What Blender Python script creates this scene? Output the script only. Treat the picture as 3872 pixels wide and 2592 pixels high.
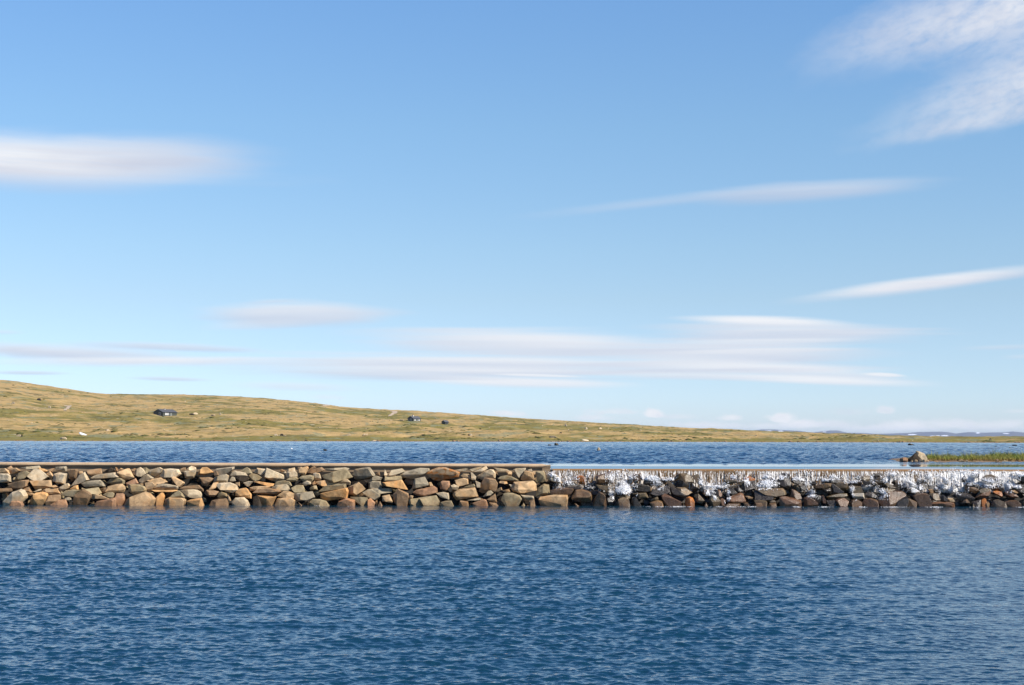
import bpy, bmesh, math, random
import numpy as np
from mathutils import Vector, Matrix, noise as mnoise
from mathutils.bvhtree import BVHTree

for o in list(bpy.data.objects):
    bpy.data.objects.remove(o)
SC = bpy.context.scene
COL = SC.collection
R = math.radians

# ------------------------------------------------------------------ camera
EYE = 2.55                      # eye height above the lower water
FPX = 35.0 / 23.6 * 3872.0      # focal length in photo pixels
PITCH, ROLL = 3.567, 0.10
cam_d = bpy.data.cameras.new('camera')
cam_d.sensor_width = 23.6
cam_d.lens = 35.0
cam_d.clip_start = 0.1
cam_d.clip_end = 80000
cam = bpy.data.objects.new('camera', cam_d)
COL.objects.link(cam)
RM = Matrix.Rotation(R(90 + PITCH), 3, 'X') @ Matrix.Rotation(R(ROLL), 3, 'Z')
cam.matrix_world = Matrix.Translation((0, 0, EYE)) @ RM.to_4x4()
SC.camera = cam

def ray(px, py):
    return RM @ Vector(((px - 1936) / FPX, -(py - 1296) / FPX, -1.0))
def at_y(px, py, Y):
    d = ray(px, py)
    return Vector((d.x / d.y * Y, Y, EYE + d.z / d.y * Y))
def at_z(px, py, z):
    d = ray(px, py)
    t = (z - EYE) / d.z
    return Vector((d.x * t, d.y * t, z))

# ------------------------------------------------------------------ light
SUN_EL, SUN_AZ = 40.0, 123.0    # azimuth clockwise from +Y: right of and behind the camera
SUN_STRENGTH = 5.0
SKY_STRENGTH = 0.075
sd = bpy.data.lights.new('sun', 'SUN')
sd.energy = SUN_STRENGTH
sd.angle = R(0.53)
sd.color = (1.0, 0.93, 0.83)
sun = bpy.data.objects.new('sun', sd)
COL.objects.link(sun)
sv = Vector((math.sin(R(SUN_AZ)) * math.cos(R(SUN_EL)), math.cos(R(SUN_AZ)) * math.cos(R(SUN_EL)), math.sin(R(SUN_EL))))
sun.rotation_euler = sv.to_track_quat('Z', 'Y').to_euler()
sun.location = (60, -40, 60)

vs = SC.view_settings
vs.view_transform = 'Standard'
vs.look = 'None'
vs.exposure = EXPOSURE = 0.55
vs.gamma = 1
vs.use_curve_mapping = False
SC.cycles.max_bounces = 8
SC.cycles.caustics_reflective = False
SC.cycles.caustics_refractive = False

# ------------------------------------------------------------------ world: sky with lens clouds
W = bpy.data.worlds.new('World')
SC.world = W
W.use_nodes = True
wt = W.node_tree
wt.nodes.clear()

class NB:
    """small helper that writes math into a node tree"""
    def __init__(s, t): s.t = t
    def n(s, typ, **kw):
        x = s.t.nodes.new(typ)
        for k, v in kw.items(): setattr(x, k, v)
        return x
    def put(s, sock, v):
        if isinstance(v, bpy.types.NodeSocket): s.t.links.new(v, sock)
        else: sock.default_value = v
    def m(s, op, a, b=0.0, c=0.0, clamp=False):
        x = s.n('ShaderNodeMath', operation=op, use_clamp=clamp)
        s.put(x.inputs[0], a); s.put(x.inputs[1], b); s.put(x.inputs[2], c)
        return x.outputs[0]
    def mix(s, f, a, b, mode='MIX'):
        x = s.n('ShaderNodeMix', data_type='RGBA', blend_type=mode)
        s.put(x.inputs[0], f)
        s.put(x.inputs[6], a if isinstance(a, bpy.types.NodeSocket) else (*a, 1))
        s.put(x.inputs[7], b if isinstance(b, bpy.types.NodeSocket) else (*b, 1))
        return x.outputs[2]
    def noise(s, vec, scale, detail=2.0, rough=0.5, dist=0.0):
        x = s.n('ShaderNodeTexNoise')
        if vec is not None: s.put(x.inputs['Vector'], vec)
        s.put(x.inputs['Scale'], scale); s.put(x.inputs['Detail'], detail)
        s.put(x.inputs['Roughness'], rough); s.put(x.inputs['Distortion'], dist)
        return x.outputs['Fac']
    def ramp(s, f, lo, hi, a=0.0, b=1.0, smooth=True):
        x = s.n('ShaderNodeMapRange', interpolation_type='SMOOTHSTEP' if smooth else 'LINEAR')
        s.put(x.inputs[0], f); s.put(x.inputs[1], lo); s.put(x.inputs[2], hi)
        s.put(x.inputs[3], a); s.put(x.inputs[4], b)
        return x.outputs[0]
    def xyz(s, x_, y_, z_):
        x = s.n('ShaderNodeCombineXYZ')
        s.put(x.inputs[0], x_); s.put(x.inputs[1], y_); s.put(x.inputs[2], z_)
        return x.outputs[0]
    def sep(s, v):
        x = s.n('ShaderNodeSeparateXYZ'); s.put(x.inputs[0], v)
        return x.outputs
    def vscale(s, v, sx, sy, sz):
        x = s.n('ShaderNodeVectorMath', operation='MULTIPLY')
        s.put(x.inputs[0], v); x.inputs[1].default_value = (sx, sy, sz)
        return x.outputs[0]

b = NB(wt)
sky = b.n('ShaderNodeTexSky', sky_type='NISHITA')
sky.sun_disc = False
sky.sun_elevation = R(SUN_EL)
sky.sun_rotation = R(SUN_AZ)
sky.altitude = 1100
sky.air_density = 1.0
sky.dust_density = 0.0
sky.ozone_density = 2.5
tc = b.n('ShaderNodeTexCoord')
gx, gy, gz = b.sep(tc.outputs['Generated'])
az = b.m('ARCTAN2', gx, gy)                      # compass direction, from the middle of the lake
el = b.m('ARCSINE', gz)                          # height above the horizon
skyc = b.mix(1.0, sky.outputs[0], (0.80, 1.02, 1.18), 'MULTIPLY')
# clear mountain air: paler blue at the horizon than the stock sky, deeper overhead
rampn = b.n('ShaderNodeValToRGB')
b.put(rampn.inputs[0], b.m('MULTIPLY', el, 2.0, clamp=True))
stops = [(.0, (.86, .77, .92)), (.05, (.97, .87, .96)), (.18, (1.18, .95, .84)), (.246, (1.24, 1.03, .88)), (.405, (1.30, 1.17, 1.0)), (.57, (1.29, 1.25, 1.15)), (.75, (.92, 1.03, 1.12)), (1.0, (.50, .71, 1.0))]
er = rampn.color_ramp.elements
for q in range(len(stops) - 2): er.new(.5)
for e_, (ps, c3) in zip(er, stops):
    e_.position = ps; e_.color = tuple(q / 1.5 for q in c3) + (1,)
skyc = b.mix(1.0, skyc, rampn.outputs[0], 'MULTIPLY')
skyc = b.mix(1.0, skyc, (1.68, 1.68, 1.74), 'MULTIPLY')
PXR = 1.0 / FPX
def dirang(px, py):
    d = ray(px, py).normalized()
    return math.atan2(d.x, d.y), math.asin(d.z)
# shared wisps, stretched along the horizon as wind-drawn cloud is
nz_long = b.noise(b.xyz(b.m('MULTIPLY', az, 9.0), b.m('MULTIPLY', el, 95.0), 0.0), 1.0, 4.0, 0.55, 0.4)
nz_fine = b.noise(b.xyz(b.m('MULTIPLY', az, 38.0), b.m('MULTIPLY', el, 60.0), 3.7), 1.0, 5.0, 0.6, 0.2)
nz_band = b.noise(b.xyz(b.m('MULTIPLY', az, 5.0), b.m('MULTIPLY', el, 260.0), 9.1), 1.0, 3.0, 0.5, 0.1)
nz_puff = b.noise(b.xyz(b.m('MULTIPLY', az, 120.0), b.m('MULTIPLY', el, 200.0), 1.3), 1.0, 4.0, 0.55, 0.2)
# fibres climbing to the right, for the high streaky cloud
rx = b.m('ADD', b.m('MULTIPLY', az, 0.96), b.m('MULTIPLY', el, 0.28))
ry = b.m('SUBTRACT', b.m('MULTIPLY', el, 0.96), b.m('MULTIPLY', az, 0.28))
nz_cir = b.noise(b.xyz(b.m('MULTIPLY', rx, 26.0), b.m('MULTIPLY', ry, 62.0), 5.0), 1.0, 6.0, 0.60, 0.15)

nz_cf = b.noise(b.xyz(b.m('MULTIPLY', rx, 95.0), b.m('MULTIPLY', ry, 190.0), 8.0), 1.0, 5.0, 0.62, 0.3)
nz_thread = b.noise(b.xyz(b.m('MULTIPLY', az, 16.0), b.m('MULTIPLY', el, 420.0), 4.0), 1.0, 5.0, 0.6, 0.3)
# px, py (photo), half width, half height up, half height down, tilt deg, softness, ragged, opacity, tone(0 grey..1 white), kind
CLOUDS = [
 # long lens at the left edge
 (120, 612, 830, 104, 96, 0.6, .8, .25, .92, .72, 'L'), (560, 585, 520, 76, 76, 1.0, .9, .35, .55, .42, 'L'),
 (600, 690, 620, 40, 22, 2, .95, .9, .12, .6, 'L'),
 # high streaks at the upper right
 (3660, 90, 680, 165, 115, 11, 1, .5, .74, .62, 'C'), (3860, 20, 420, 130, 130, 12, 1, .5, .72, .80, 'C'), (3840, 350, 620, 120, 105, 13, 1, .45, .66, .62, 'C'),
 (3760, 450, 520, 44, 40, 9, 1, .45, .55, .58, 'C'), (3420, 90, 380, 110, 100, 14, 1, .6, .26, .5, 'C'), (3940, 230, 480, 170, 170, 12, 1, .5, .58, .6, 'C'),
 # faint lens right of the middle
 (3080, 722, 540, 38, 44, 2.0, .95, .45, .52, .52, 'L'), (2470, 768, 560, 26, 22, 6, 1, .7, .24, .5, 'L'),
 # tilted bright lens at the right edge
 (3500, 1072, 520, 28, 32, 6.0, .8, .3, .90, .78, 'L'),
 # left-hand lens above the hill
 (1110, 1186, 400, 48, 44, -.5, .7, .6, .80, .46, 'L'), (980, 1232, 240, 22, 18, 3, .9, .5, .45, .5, 'L'), (1010, 1143, 130, 10, 8, 4, 1, .5, .30, .35, 'L'),
 # wide layered lens, centre
 (1960, 1308, 660, 66, 56, -1.2, .75, .6, .85, .50, 'B'), (2060, 1288, 460, 30, 34, -2.0, .9, .3, .55, .90, 'B'),
 (1720, 1390, 1000, 56, 56, -.6, .75, .6, .85, .46, 'B'), (1900, 1366, 740, 18, 18, -.5, .95, .4, .55, .90, 'B'), (1800, 1402, 840, 16, 16, -.8, .95, .4, .50, .88, 'B'),
 (1960, 1446, 480, 20, 22, -1.4, .8, .3, .85, .98, 'B'), (1500, 1420, 560, 16, 12, -2.2, .8, .5, .45, .45, 'B'), (2040, 1421, 200, 6, 6, -1.6, .6, .3, .75, 1.0, 'B'),
 # layered lens, right of centre
 (2900, 1216, 350, 20, 20, -2.4, .75, .25, .95, 1.0, 'B'), (2980, 1262, 540, 46, 46, -1.0, .75, .6, .85, .40, 'B'), (2900, 1292, 420, 12, 12, .5, .7, .4, .50, .80, 'B'),
 (2760, 1340, 620, 58, 62, -.6, .75, .6, .85, .42, 'B'), (2850, 1330, 380, 12, 12, 1, .7, .4, .55, .82, 'B'), (2620, 1390, 520, 44, 40, -2, .7, .6, .72, .50, 'B'),
 (2880, 1392, 500, 26, 24, -1.8, .9, .35, .72, .95, 'B'), (3050, 1412, 420, 22, 18, -4.0, .6, .4, .62, .5, 'B'), (3080, 1438, 460, 22, 18, -2.6, .8, .3, .85, .98, 'B'),
 (2620, 1425, 420, 18, 14, -1.6, .8, .4, .55, .66, 'B'), (3340, 1418, 90, 9, 8, -3, .6, .4, .8, 1.0, 'B'),
 (3330, 1262, 420, 8, 8, -1, 1, .4, .35, .4, 'L'),
 # low greyish bars at the left
 (220, 1334, 560, 34, 32, -2.0, .9, .6, .88, .34, 'L'), (640, 1314, 400, 18, 14, -1.5, .9, .6, .68, .32, 'L'), (560, 1364, 620, 16, 24, 1, .9, .5, .78, .85, 'L'),
 (110, 1411, 150, 9, 8, 0, .8, .3, .60, .2, 'L'), (650, 1434, 170, 9, 9, -1, .8, .3, .60, .2, 'L'),
 (1120, 1463, 300, 20, 18, -1.5, .9, .5, .42, .6, 'L'), (10, 1256, 90, 10, 10, 0, 1, .3, .40, .4, 'L'),
 (3800, 1314, 190, 10, 10, 1, 1, .4, .36, .45, 'L'), (3860, 1350, 90, 10, 10, 1, 1, .4, .30, .45, 'L'),
 # small heaped clouds low over the far plain
 (1240, 1503, 95, 12, 10, -3, 1, .8, .30, .8, 'P'), (1925, 1566, 75, 16, 10, -3, .8, .8, .75, .95, 'P'),
 (2240, 1582, 80, 18, 10, 0, .9, .9, .55, .9, 'P'), (2330, 1560, 150, 16, 8, 0, .9, .9, .5, .85, 'P'), (2468, 1570, 46, 24, 10, -2, .6, .7, .9, 1, 'P'),
 (2570, 1578, 90, 14, 8, 0, .9, .9, .45, .8, 'P'), (2660, 1610, 190, 16, 14, -1, .9, .9, .7, .92, 'P'), (2762, 1582, 48, 18, 9, 0, .7, .8, .75, .95, 'P'),
 (2900, 1612, 130, 14, 12, 0, .9, .9, .6, .9, 'P'), (2960, 1590, 66, 28, 12, -6, .6, .7, .95, 1, 'P'), (3030, 1606, 90, 20, 14, -2, .7, .8, .9, .97, 'P'),
 (3130, 1606, 120, 20, 14, 0, .9, .9, .6, .9, 'P'), (3220, 1560, 130, 16, 12, 0, 1, .9, .32, .6, 'P'), (3348, 1554, 50, 20, 12, 0, .7, .8, .65, .8, 'P'),
 (3330, 1620, 190, 16, 14, 0, .9, .9, .7, .92, 'P'), (3430, 1612, 110, 24, 16, 0, .8, .8, .85, .96, 'P'), (3580, 1608, 110, 24, 18, 0, .9, .9, .7, .92, 'P'),
 (3700, 1612, 150, 24, 18, 0, .9, .9, .6, .9, 'P'), (3820, 1608, 110, 24, 18, 0, .9, .9, .65, .9, 'P'), (3850, 1556, 70, 10, 8, 0, 1, .6, .4, .75, 'P'),
]
GREY = (0.50, 0.54, 0.68)
WHITE = (0.86, 0.88, 0.92)
CLOUD_GAIN = 8.7 / .92
cur = skyc
for (px, py, hw, hu, hd, tilt, soft, rag, opa, tone, kind) in CLOUDS:
    a0, e0 = dirang(px, py)
    hw, hu, hd = hw * 1.12, hu * 1.25, hd * 1.25
    opa = min(1.0, opa * 1.12)
    ct, st = math.cos(R(tilt)), math.sin(R(tilt))
    du = b.m('SUBTRACT', az, a0); dv = b.m('SUBTRACT', el, e0)
    u = b.m('MULTIPLY_ADD', du, ct, b.m('MULTIPLY', dv, st))
    v = b.m('MULTIPLY_ADD', dv, ct, b.m('MULTIPLY', du, -st))
    vn = b.m('MAXIMUM', b.m('MULTIPLY', v, 1 / (hu * PXR)), b.m('MULTIPLY', v, -1 / (hd * PXR)))
    un = b.m('ABSOLUTE', b.m('MULTIPLY', u, 1 / (hw * PXR)))
    d = b.m('SQRT', b.m('MULTIPLY_ADD', un, un, b.m('MULTIPLY', vn, vn)))
    nz = {'L': nz_long, 'B': nz_band, 'C': nz_cir, 'P': nz_puff}[kind]
    d = b.m('ADD', d, b.m('MULTIPLY_ADD', nz, rag * 1.6, -rag * .8))
    alpha = b.ramp(d, 1.0, 1.0 - soft, 0.0, opa)
    if kind == 'C':
        alpha = b.m('MULTIPLY', alpha, b.ramp(nz_cir, .12, .62))
        alpha = b.m('MULTIPLY', alpha, b.ramp(nz_cf, .20, .65, .55, 1.0))
    elif kind in 'LB':
        alpha = b.m('MULTIPLY', alpha, b.ramp(nz_thread, .25, .60, .86, 1.0))
    # grey underside or flanks, whiter where the sun reaches in
    tn = b.m('ADD', tone - .45, b.m('MULTIPLY', nz if kind != 'C' else nz_fine, .9), clamp=True)
    if kind in 'LB': tn = b.m('ADD', tn, b.m('MULTIPLY', b.m('MULTIPLY', v, 1 / ((hu + hd) * .5 * PXR)), .45), clamp=True)
    gr = (.55, .62, .76) if py > 1150 else GREY
    c = b.mix(tn, tuple(CLOUD_GAIN * q for q in gr), tuple(CLOUD_GAIN * q for q in WHITE))
    cur = b.mix(alpha, cur, c)
bg = b.n('ShaderNodeBackground')
wt.links.new(cur, bg.inputs['Color'])
bg.inputs['Strength'].default_value = SKY_STRENGTH
wo = b.n('ShaderNodeOutputWorld')
wt.links.new(bg.outputs[0], wo.inputs['Surface'])
W.cycles.sampling_method = 'MANUAL'
W.cycles.sample_map_resolution = 512

# ------------------------------------------------------------------ helpers
def tag(o, label=None, cat=None, group=None, kind=None):
    if label: o['label'] = label
    if cat: o['category'] = cat
    if group: o['group'] = group
    if kind: o['kind'] = kind
    return o
def link(name, me, mat=None, parent=None, smooth=False):
    me.name = name
    o = bpy.data.objects.new(name, me)
    COL.objects.link(o)
    if mat and not me.materials: me.materials.append(mat)
    if parent: o.parent = parent
    if smooth: me.polygons.foreach_set('use_smooth', np.ones(len(me.polygons), dtype=bool))
    return o
def from_bm(name, bm, mat=None, parent=None, smooth=False):
    me = bpy.data.meshes.new(name)
    bm.normal_update()
    bm.to_mesh(me); bm.free()
    return link(name, me, mat, parent, smooth)
def from_np(name, co, faces, mat=None, parent=None, smooth=False):
    """co (n,3), faces (m,k) all with k corners"""
    me = bpy.data.meshes.new(name)
    co = np.ascontiguousarray(co, dtype=np.float32); faces = np.ascontiguousarray(faces, dtype=np.int32)
    m, k = faces.shape
    me.vertices.add(len(co)); me.vertices.foreach_set('co', co.ravel())
    me.loops.add(m * k); me.loops.foreach_set('vertex_index', faces.ravel())
    me.polygons.add(m)
    me.polygons.foreach_set('loop_start', np.arange(0, m * k, k, dtype=np.int32))
    me.update(calc_edges=True)
    me.validate()
    return link(name, me, mat, parent, smooth)
def grid_faces(nr, nc, off=0):
    i = np.arange(nr * nc).reshape(nr, nc) + off
    return np.stack([i[:-1, :-1], i[:-1, 1:], i[1:, 1:], i[1:, :-1]], -1).reshape(-1, 4)
def mat(name):
    m = bpy.data.materials.new(name)
    m.use_nodes = True
    t = m.node_tree
    p = t.nodes['Principled BSDF']
    return m, NB(t), p
def pos(bb): return bb.n('ShaderNodeNewGeometry').outputs['Position']
def bump(bb, p, h, strength, dist):
    x = bb.n('ShaderNodeBump'); bb.put(x.inputs['Height'], h)
    x.inputs['Strength'].default_value = strength; x.inputs['Distance'].default_value = dist
    bb.t.links.new(x.outputs[0], p.inputs['Normal'])
def _h(ix, iy, seed):
    n = (ix.astype(np.int64) * 374761393 + iy.astype(np.int64) * 668265263 + seed * 1442695041) & 0x7fffffff
    n = ((n ^ (n >> 13)) * 1274126177) & 0x7fffffff
    n = ((n ^ (n >> 16)) * 1103515245 + 12345) & 0x7fffffff
    return (n & 0xffffff) / float(0xffffff)
def vnoise(x, y, seed=0):
    ix, iy = np.floor(x), np.floor(y)
    fx, fy = x - ix, y - iy
    fx = fx * fx * fx * (fx * (fx * 6 - 15) + 10); fy = fy * fy * fy * (fy * (fy * 6 - 15) + 10)
    a = _h(ix, iy, seed); b_ = _h(ix + 1, iy, seed); c = _h(ix, iy + 1, seed); d = _h(ix + 1, iy + 1, seed)
    return (a * (1 - fx) + b_ * fx) * (1 - fy) + (c * (1 - fx) + d * fx) * fy * 1.0
def fbm(x, y, seed=0, octv=4, gain=.5):
    s = np.zeros_like(np.asarray(x, dtype=float)); a, f, tot = 1.0, 1.0, 0.0
    for k in range(octv):
        s = s + a * (vnoise(x * f + 17.3 * k, y * f - 9.1 * k, seed + k) - .5)
        tot += a; a *= gain; f *= 2.03
    return s / tot * 2      # about -1..1
def sm(x, a, b_):
    t = np.clip((x - a) / (b_ - a), 0, 1)
    return t * t * (3 - 2 * t)
# ------------------------------------------------------------------ water
LAKE_Z = 1.42
def water_mat(name, deep, scale, strength, rough=0.03, calm=None):
    m, bb, p = mat(name)
    p.inputs['Base Color'].default_value = (*deep, 1)
    p.inputs['Roughness'].default_value = rough
    p.inputs['IOR'].default_value = 1.333
    P = pos(bb)
    n1 = bb.noise(bb.vscale(P, 1.0, .8, 1.0), scale, 3.0, .55, .3)
    h = n1
    if calm: h = bb.m('MULTIPLY', h, bb.ramp(bb.sep(P)[1], calm[0], calm[1]))
    bump(bb, p, h, strength, .06)
    return m
M_LOW = water_mat('lower_water', (0.005, 0.034, 0.062), 9.0, .30)
M_LAKE = water_mat('lake_water', (0.003, 0.028, 0.066), 6.0, .9, calm=(64.3, 67.0))

def wave_field(X, Y, comps, spacing):
    Z = np.zeros_like(X); DX = np.zeros_like(X); DY = np.zeros_like(X)
    for (lam, ang, amp, ph) in comps:
        k = 2 * math.pi / lam
        cx, cy = math.sin(ang), math.cos(ang)
        fade = np.clip((lam / spacing - 2.2) / 2.0, 0, 1)
        arg = (X * cx + Y * cy) * k + ph
        s = np.sin(arg); c = np.cos(arg)
        a = amp * fade
        Z += a * s
        DX += a * cx * c; DY += a * cy * c
    return Z, DX, DY
def components(n, lo, hi, slope, seed, mean=0.25, spread=0.75):
    rg = random.Random(seed); out = []
    for i in range(n):
        lam = lo * (hi / lo) ** ((i + rg.random()) / n)
        ang = mean + rg.gauss(0, spread)
        w = 1.0 if lam < hi * .6 else .7
        out.append((lam, ang, w * slope * lam / (2 * math.pi) * math.sqrt(2.0 / n), rg.random() * 6.283))
    return out

# lower pool: fine chop where it can be seen, a flat sheet beyond
def lower_water():
    nr, nc = 1450, 1150
    Y = 12.5 * (57.9 / 12.5) ** (np.arange(nr) / (nr - 1))
    U = np.linspace(-.46, .46, nc)
    XX = U[None, :] * (Y[:, None] + 10); YY = np.repeat(Y[:, None], nc, 1)
    sp = np.maximum(YY * .0011, .012)
    comps = components(90, .07, .42, .27, 4) + components(20, .5, 2.6, .07, 8, .1, .5)
    Z, DX, DY = wave_field(XX, YY, comps, sp)
    gust = .92 + .32 * fbm(XX / 4.0, YY / 7.0, 31, 4)
    right = sm(XX / YY + .03 * fbm(XX / 3, YY / 8, 33, 3), .03, .34)
    gust = gust * (1 - .46 * right)
    toe = sm(57.0 - YY, .4, 6.5)          # sheltered close under the stones on the left
    gust = gust * (.24 + .76 * np.maximum(toe, sm(XX, 2, 9) * .55))
    co = np.stack([XX + .75 * DX * gust, YY + .75 * DY * gust, Z * gust], -1).reshape(-1, 3)
    f = grid_faces(nr, nc)
    b0 = len(co)
    fl = np.array([(-400, -300, -.12), (400, -300, -.12), (400, 58, -.12), (-400, 58, -.12)], float)
    co = np.concatenate([co, fl]); f = np.concatenate([f, [[b0, b0 + 1, b0 + 2, b0 + 3]]])
    tag(from_np('river_pool_water', co, f, M_LOW, smooth=True), kind='structure')
lower_water()

WEIR_X0 = at_y(2089, 1775, 57.8).x
LIP_Y = 57.80
LIP_Z = at_y(2500, 1774, LIP_Y).z
def lake_water():
    near = np.concatenate([np.linspace(LIP_Y, 60.2, 90)[:-1], 60.2 * (400 / 60.2) ** (np.arange(1000) / 999)])
    nr, nc = len(near), 900
    U = np.linspace(-.42, .42, nc)
    XX = U[None, :] * near[:, None]; YY = np.repeat(near[:, None], nc, 1)
    sp = np.maximum(YY * .0012, .02)
    comps = components(90, .20, 1.3, .36, 14, .15, .65) + components(12, 1.1, 4, .03, 18, .1, .6)
    Z, DX, DY = wave_field(XX, YY, comps, sp)
    Zf, DXf, DYf = wave_field(XX, YY, components(40, .8, 3.0, .12, 24, .1, .7), sp)
    Z = Z + Zf * sm(YY, 90, 230)
    g = (.9 + .35 * fbm(XX / 12, YY / 40, 41, 3)) * (.012 + .988 * sm(YY, 64.2, 67.5))
    lee = sm(XX, 13, 17.5) * (1 - sm(YY, 66, 82))        # still water round the islet
    g = g * (1 - .9 * lee)
    # drawdown over the crest, only along the weir
    on = sm(XX, WEIR_X0 - .6, WEIR_X0 - .1)
    t = np.clip((59.35 - YY) / (59.35 - LIP_Y), 0, 1)
    drop = (LAKE_Z - LIP_Z) * t + .006 * np.sin((YY - 59.15) / .30 * 6.283) * np.exp(-((YY - 59.12) / .13) ** 2)
    co = np.stack([XX, YY, LAKE_Z + Z * g - drop * on], -1)
    keep_hi = (XX < WEIR_X0 - .05) & (YY < 58.35)        # below the slab: stop at the wall
    co[..., 1] = np.where(keep_hi, 58.35, co[..., 1])
    co = co.reshape(-1, 3)
    f = grid_faces(nr, nc)
    tag(from_np('lake_water', co, f, M_LAKE, smooth=True), kind='structure')
lake_water()

# ------------------------------------------------------------------ land beyond the lake
SKYLINE = [(-900, 1400), (-300, 1425), (0, 1438), (60, 1443), (150, 1458), (330, 1484), (410, 1490), (560, 1491), (700, 1492), (860, 1499), (1000, 1506), (1200, 1525),
           (1320, 1541), (1480, 1552), (1600, 1558), (1700, 1563), (1850, 1573), (2000, 1585), (2200, 1595), (2400, 1607), (2600, 1619), (2800, 1628),
           (3000, 1634), (3100, 1640), (3200, 1644), (3400, 1650), (3600, 1654), (3872, 1657), (4300, 1659), (4900, 1660)]
_sa = np.array([math.atan2(ray(x, y).x, ray(x, y).y) for x, y in SKYLINE])
_se = np.array([(ray(x, y).z / math.hypot(ray(x, y).x, ray(x, y).y)) for x, y in SKYLINE])
SHORE_D, RIDGE_D = 375.0, 1250.0
def land_z(X, Y, fine=True):
    X = np.asarray(X, float); Y = np.asarray(Y, float)
    A = np.arctan2(X, Y); D = np.hypot(X, Y)
    e = np.interp(A, _sa, _se)
    ds = SHORE_D + 9 * fbm(A * 26, A * 0 + 3.3, 77, 3) + 20 * np.clip(-A - .2, 0, 1)
    dr = RIDGE_D
    zr = EYE + e * dr
    t = (D - ds) / (dr - ds)
    tt = np.clip(t, 0, 1)
    s = .12 * tt + .88 * tt ** 1.55
    z = LAKE_Z + .25 * sm(D - ds, 0, 6) + (zr - LAKE_Z - .25) * s
    z = np.where(t < 0, LAKE_Z + (D - ds) * .06, z)
    far = np.clip((D - dr) / 1500, 0, 1)
    z = np.where(D > dr, zr + (-2.0 - zr) * (far * far * (3 - 2 * far)), z)
    if fine:
        up = sm(D - ds, 8, 120)
        damp = 1 - .6 * sm(D, 1100, 1240)
        z = z + up * damp * (1.6 * fbm(X / 75, Y / 60, 5, 3) + 1.15 * fbm(X / 19, Y / 24, 9, 3) * (.6 + .8 * vnoise(X / 90, Y / 90, 12)))
        z = z + sm(D - ds, 1, 20) * ((.22 + .22 * up) * fbm(X / 5.5, Y / 7, 15, 3))
    return z
def ground_hit(px, py):
    """walk along the sight line until it meets the ground"""
    d = ray(px, py); d = d / d.y
    Ys = np.linspace(368, 1300, 6000)
    hz = land_z(d.x * Ys, Ys)
    lz = EYE + d.z * Ys
    k = np.nonzero((lz <= hz) & (Ys > 376))[0]
    Yh = Ys[k[0]] if len(k) else 1240.0
    return Vector((d.x * Yh, Yh, float(land_z(d.x * Yh, Yh))))

def moor_mat():
    m, bb, p = mat('moor_grass')
    P = pos(bb)
    X, Y, Z = bb.sep(P)
    P1 = bb.vscale(P, 1, .75, 0)
    big = bb.noise(P1, .012, 4, .6, .6)
    mid = bb.noise(P1, .055, 5, .62, .5)
    sml = bb.noise(P1, .30, 4, .62, .3)
    tuft = bb.noise(P1, .9, 3, .6, .2)
    straw = bb.mix(sml, (.27, .165, .050), (.50, .36, .165))
    green = bb.mix(sml, (.105, .095, .020), (.27, .215, .060))
    sel = bb.m('ADD', bb.m('MULTIPLY', big, .9), bb.m('MULTIPLY', mid, .55))
    # greener low along the shore and towards the right
    D = bb.m('SQRT', bb.m('ADD', bb.m('MULTIPLY', X, X), bb.m('MULTIPLY', Y, Y)))
    low = bb.ramp(D, 400, 500, .22, 0)
    rightw = bb.ramp(X, 40, 330, 0, .13)
    sel = bb.m('ADD', sel, bb.m('ADD', low, rightw))
    c = bb.mix(bb.ramp(sel, .665, .81), straw, green)
    heath = bb.mix(sml, (.075, .062, .016), (.13, .11, .04))
    c = bb.mix(bb.m('MULTIPLY', bb.ramp(bb.m('ADD', bb.m('MULTIPLY', mid, .6), bb.m('MULTIPLY', sml, .5)), .575, .65), .85), c, heath)
    sage = bb.noise(P1, .09, 4, .6, .8)
    c = bb.mix(bb.m('MULTIPLY', bb.ramp(sage, .54, .64), .7), c, (.19, .20, .115))
    c = bb.mix(bb.m('MULTIPLY', bb.ramp(tuft, .62, .72), .5), c, (.12, .095, .03))
    bare = bb.noise(P1, .16, 5, .65, .2)
    c = bb.mix(bb.m('MULTIPLY', bb.ramp(bare, .655, .70), .8), c, (.50, .42, .31))
    beach = bb.m('MULTIPLY', bb.ramp(Z, LAKE_Z + .30, LAKE_Z + .06), bb.ramp(bb.noise(P1, .5, 3), .35, .6))
    c = bb.mix(beach, c, (.27, .165, .085))
    bb.put(p.inputs['Base Color'], c)
    p.inputs['Roughness'].default_value = .95
    p.inputs['Specular IOR Level'].default_value = .1
    bump(bb, p, bb.m('ADD', bb.m('MULTIPLY', sml, 1.0), bb.m('MULTIPLY', tuft, .5)), .9, .8)
    return m
M_MOOR = moor_mat()
def land():
    D = np.concatenate([SHORE_D - 26 + np.linspace(0, 60, 90)[:-1], (SHORE_D + 34) * (1310 / (SHORE_D + 34)) ** (np.arange(560) / 559), np.geomspace(1330, 15400, 40)])
    A = np.linspace(-.50, .50, 1150)
    DD, AA = np.meshgrid(D, A, indexing='ij')
    X, Y = DD * np.sin(AA), DD * np.cos(AA)
    Z = land_z(X, Y)
    tag(from_np('moorland_hill', np.stack([X, Y, Z], -1).reshape(-1, 3), grid_faces(len(D), len(A)), M_MOOR, smooth=True), kind='structure')
land()

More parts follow.
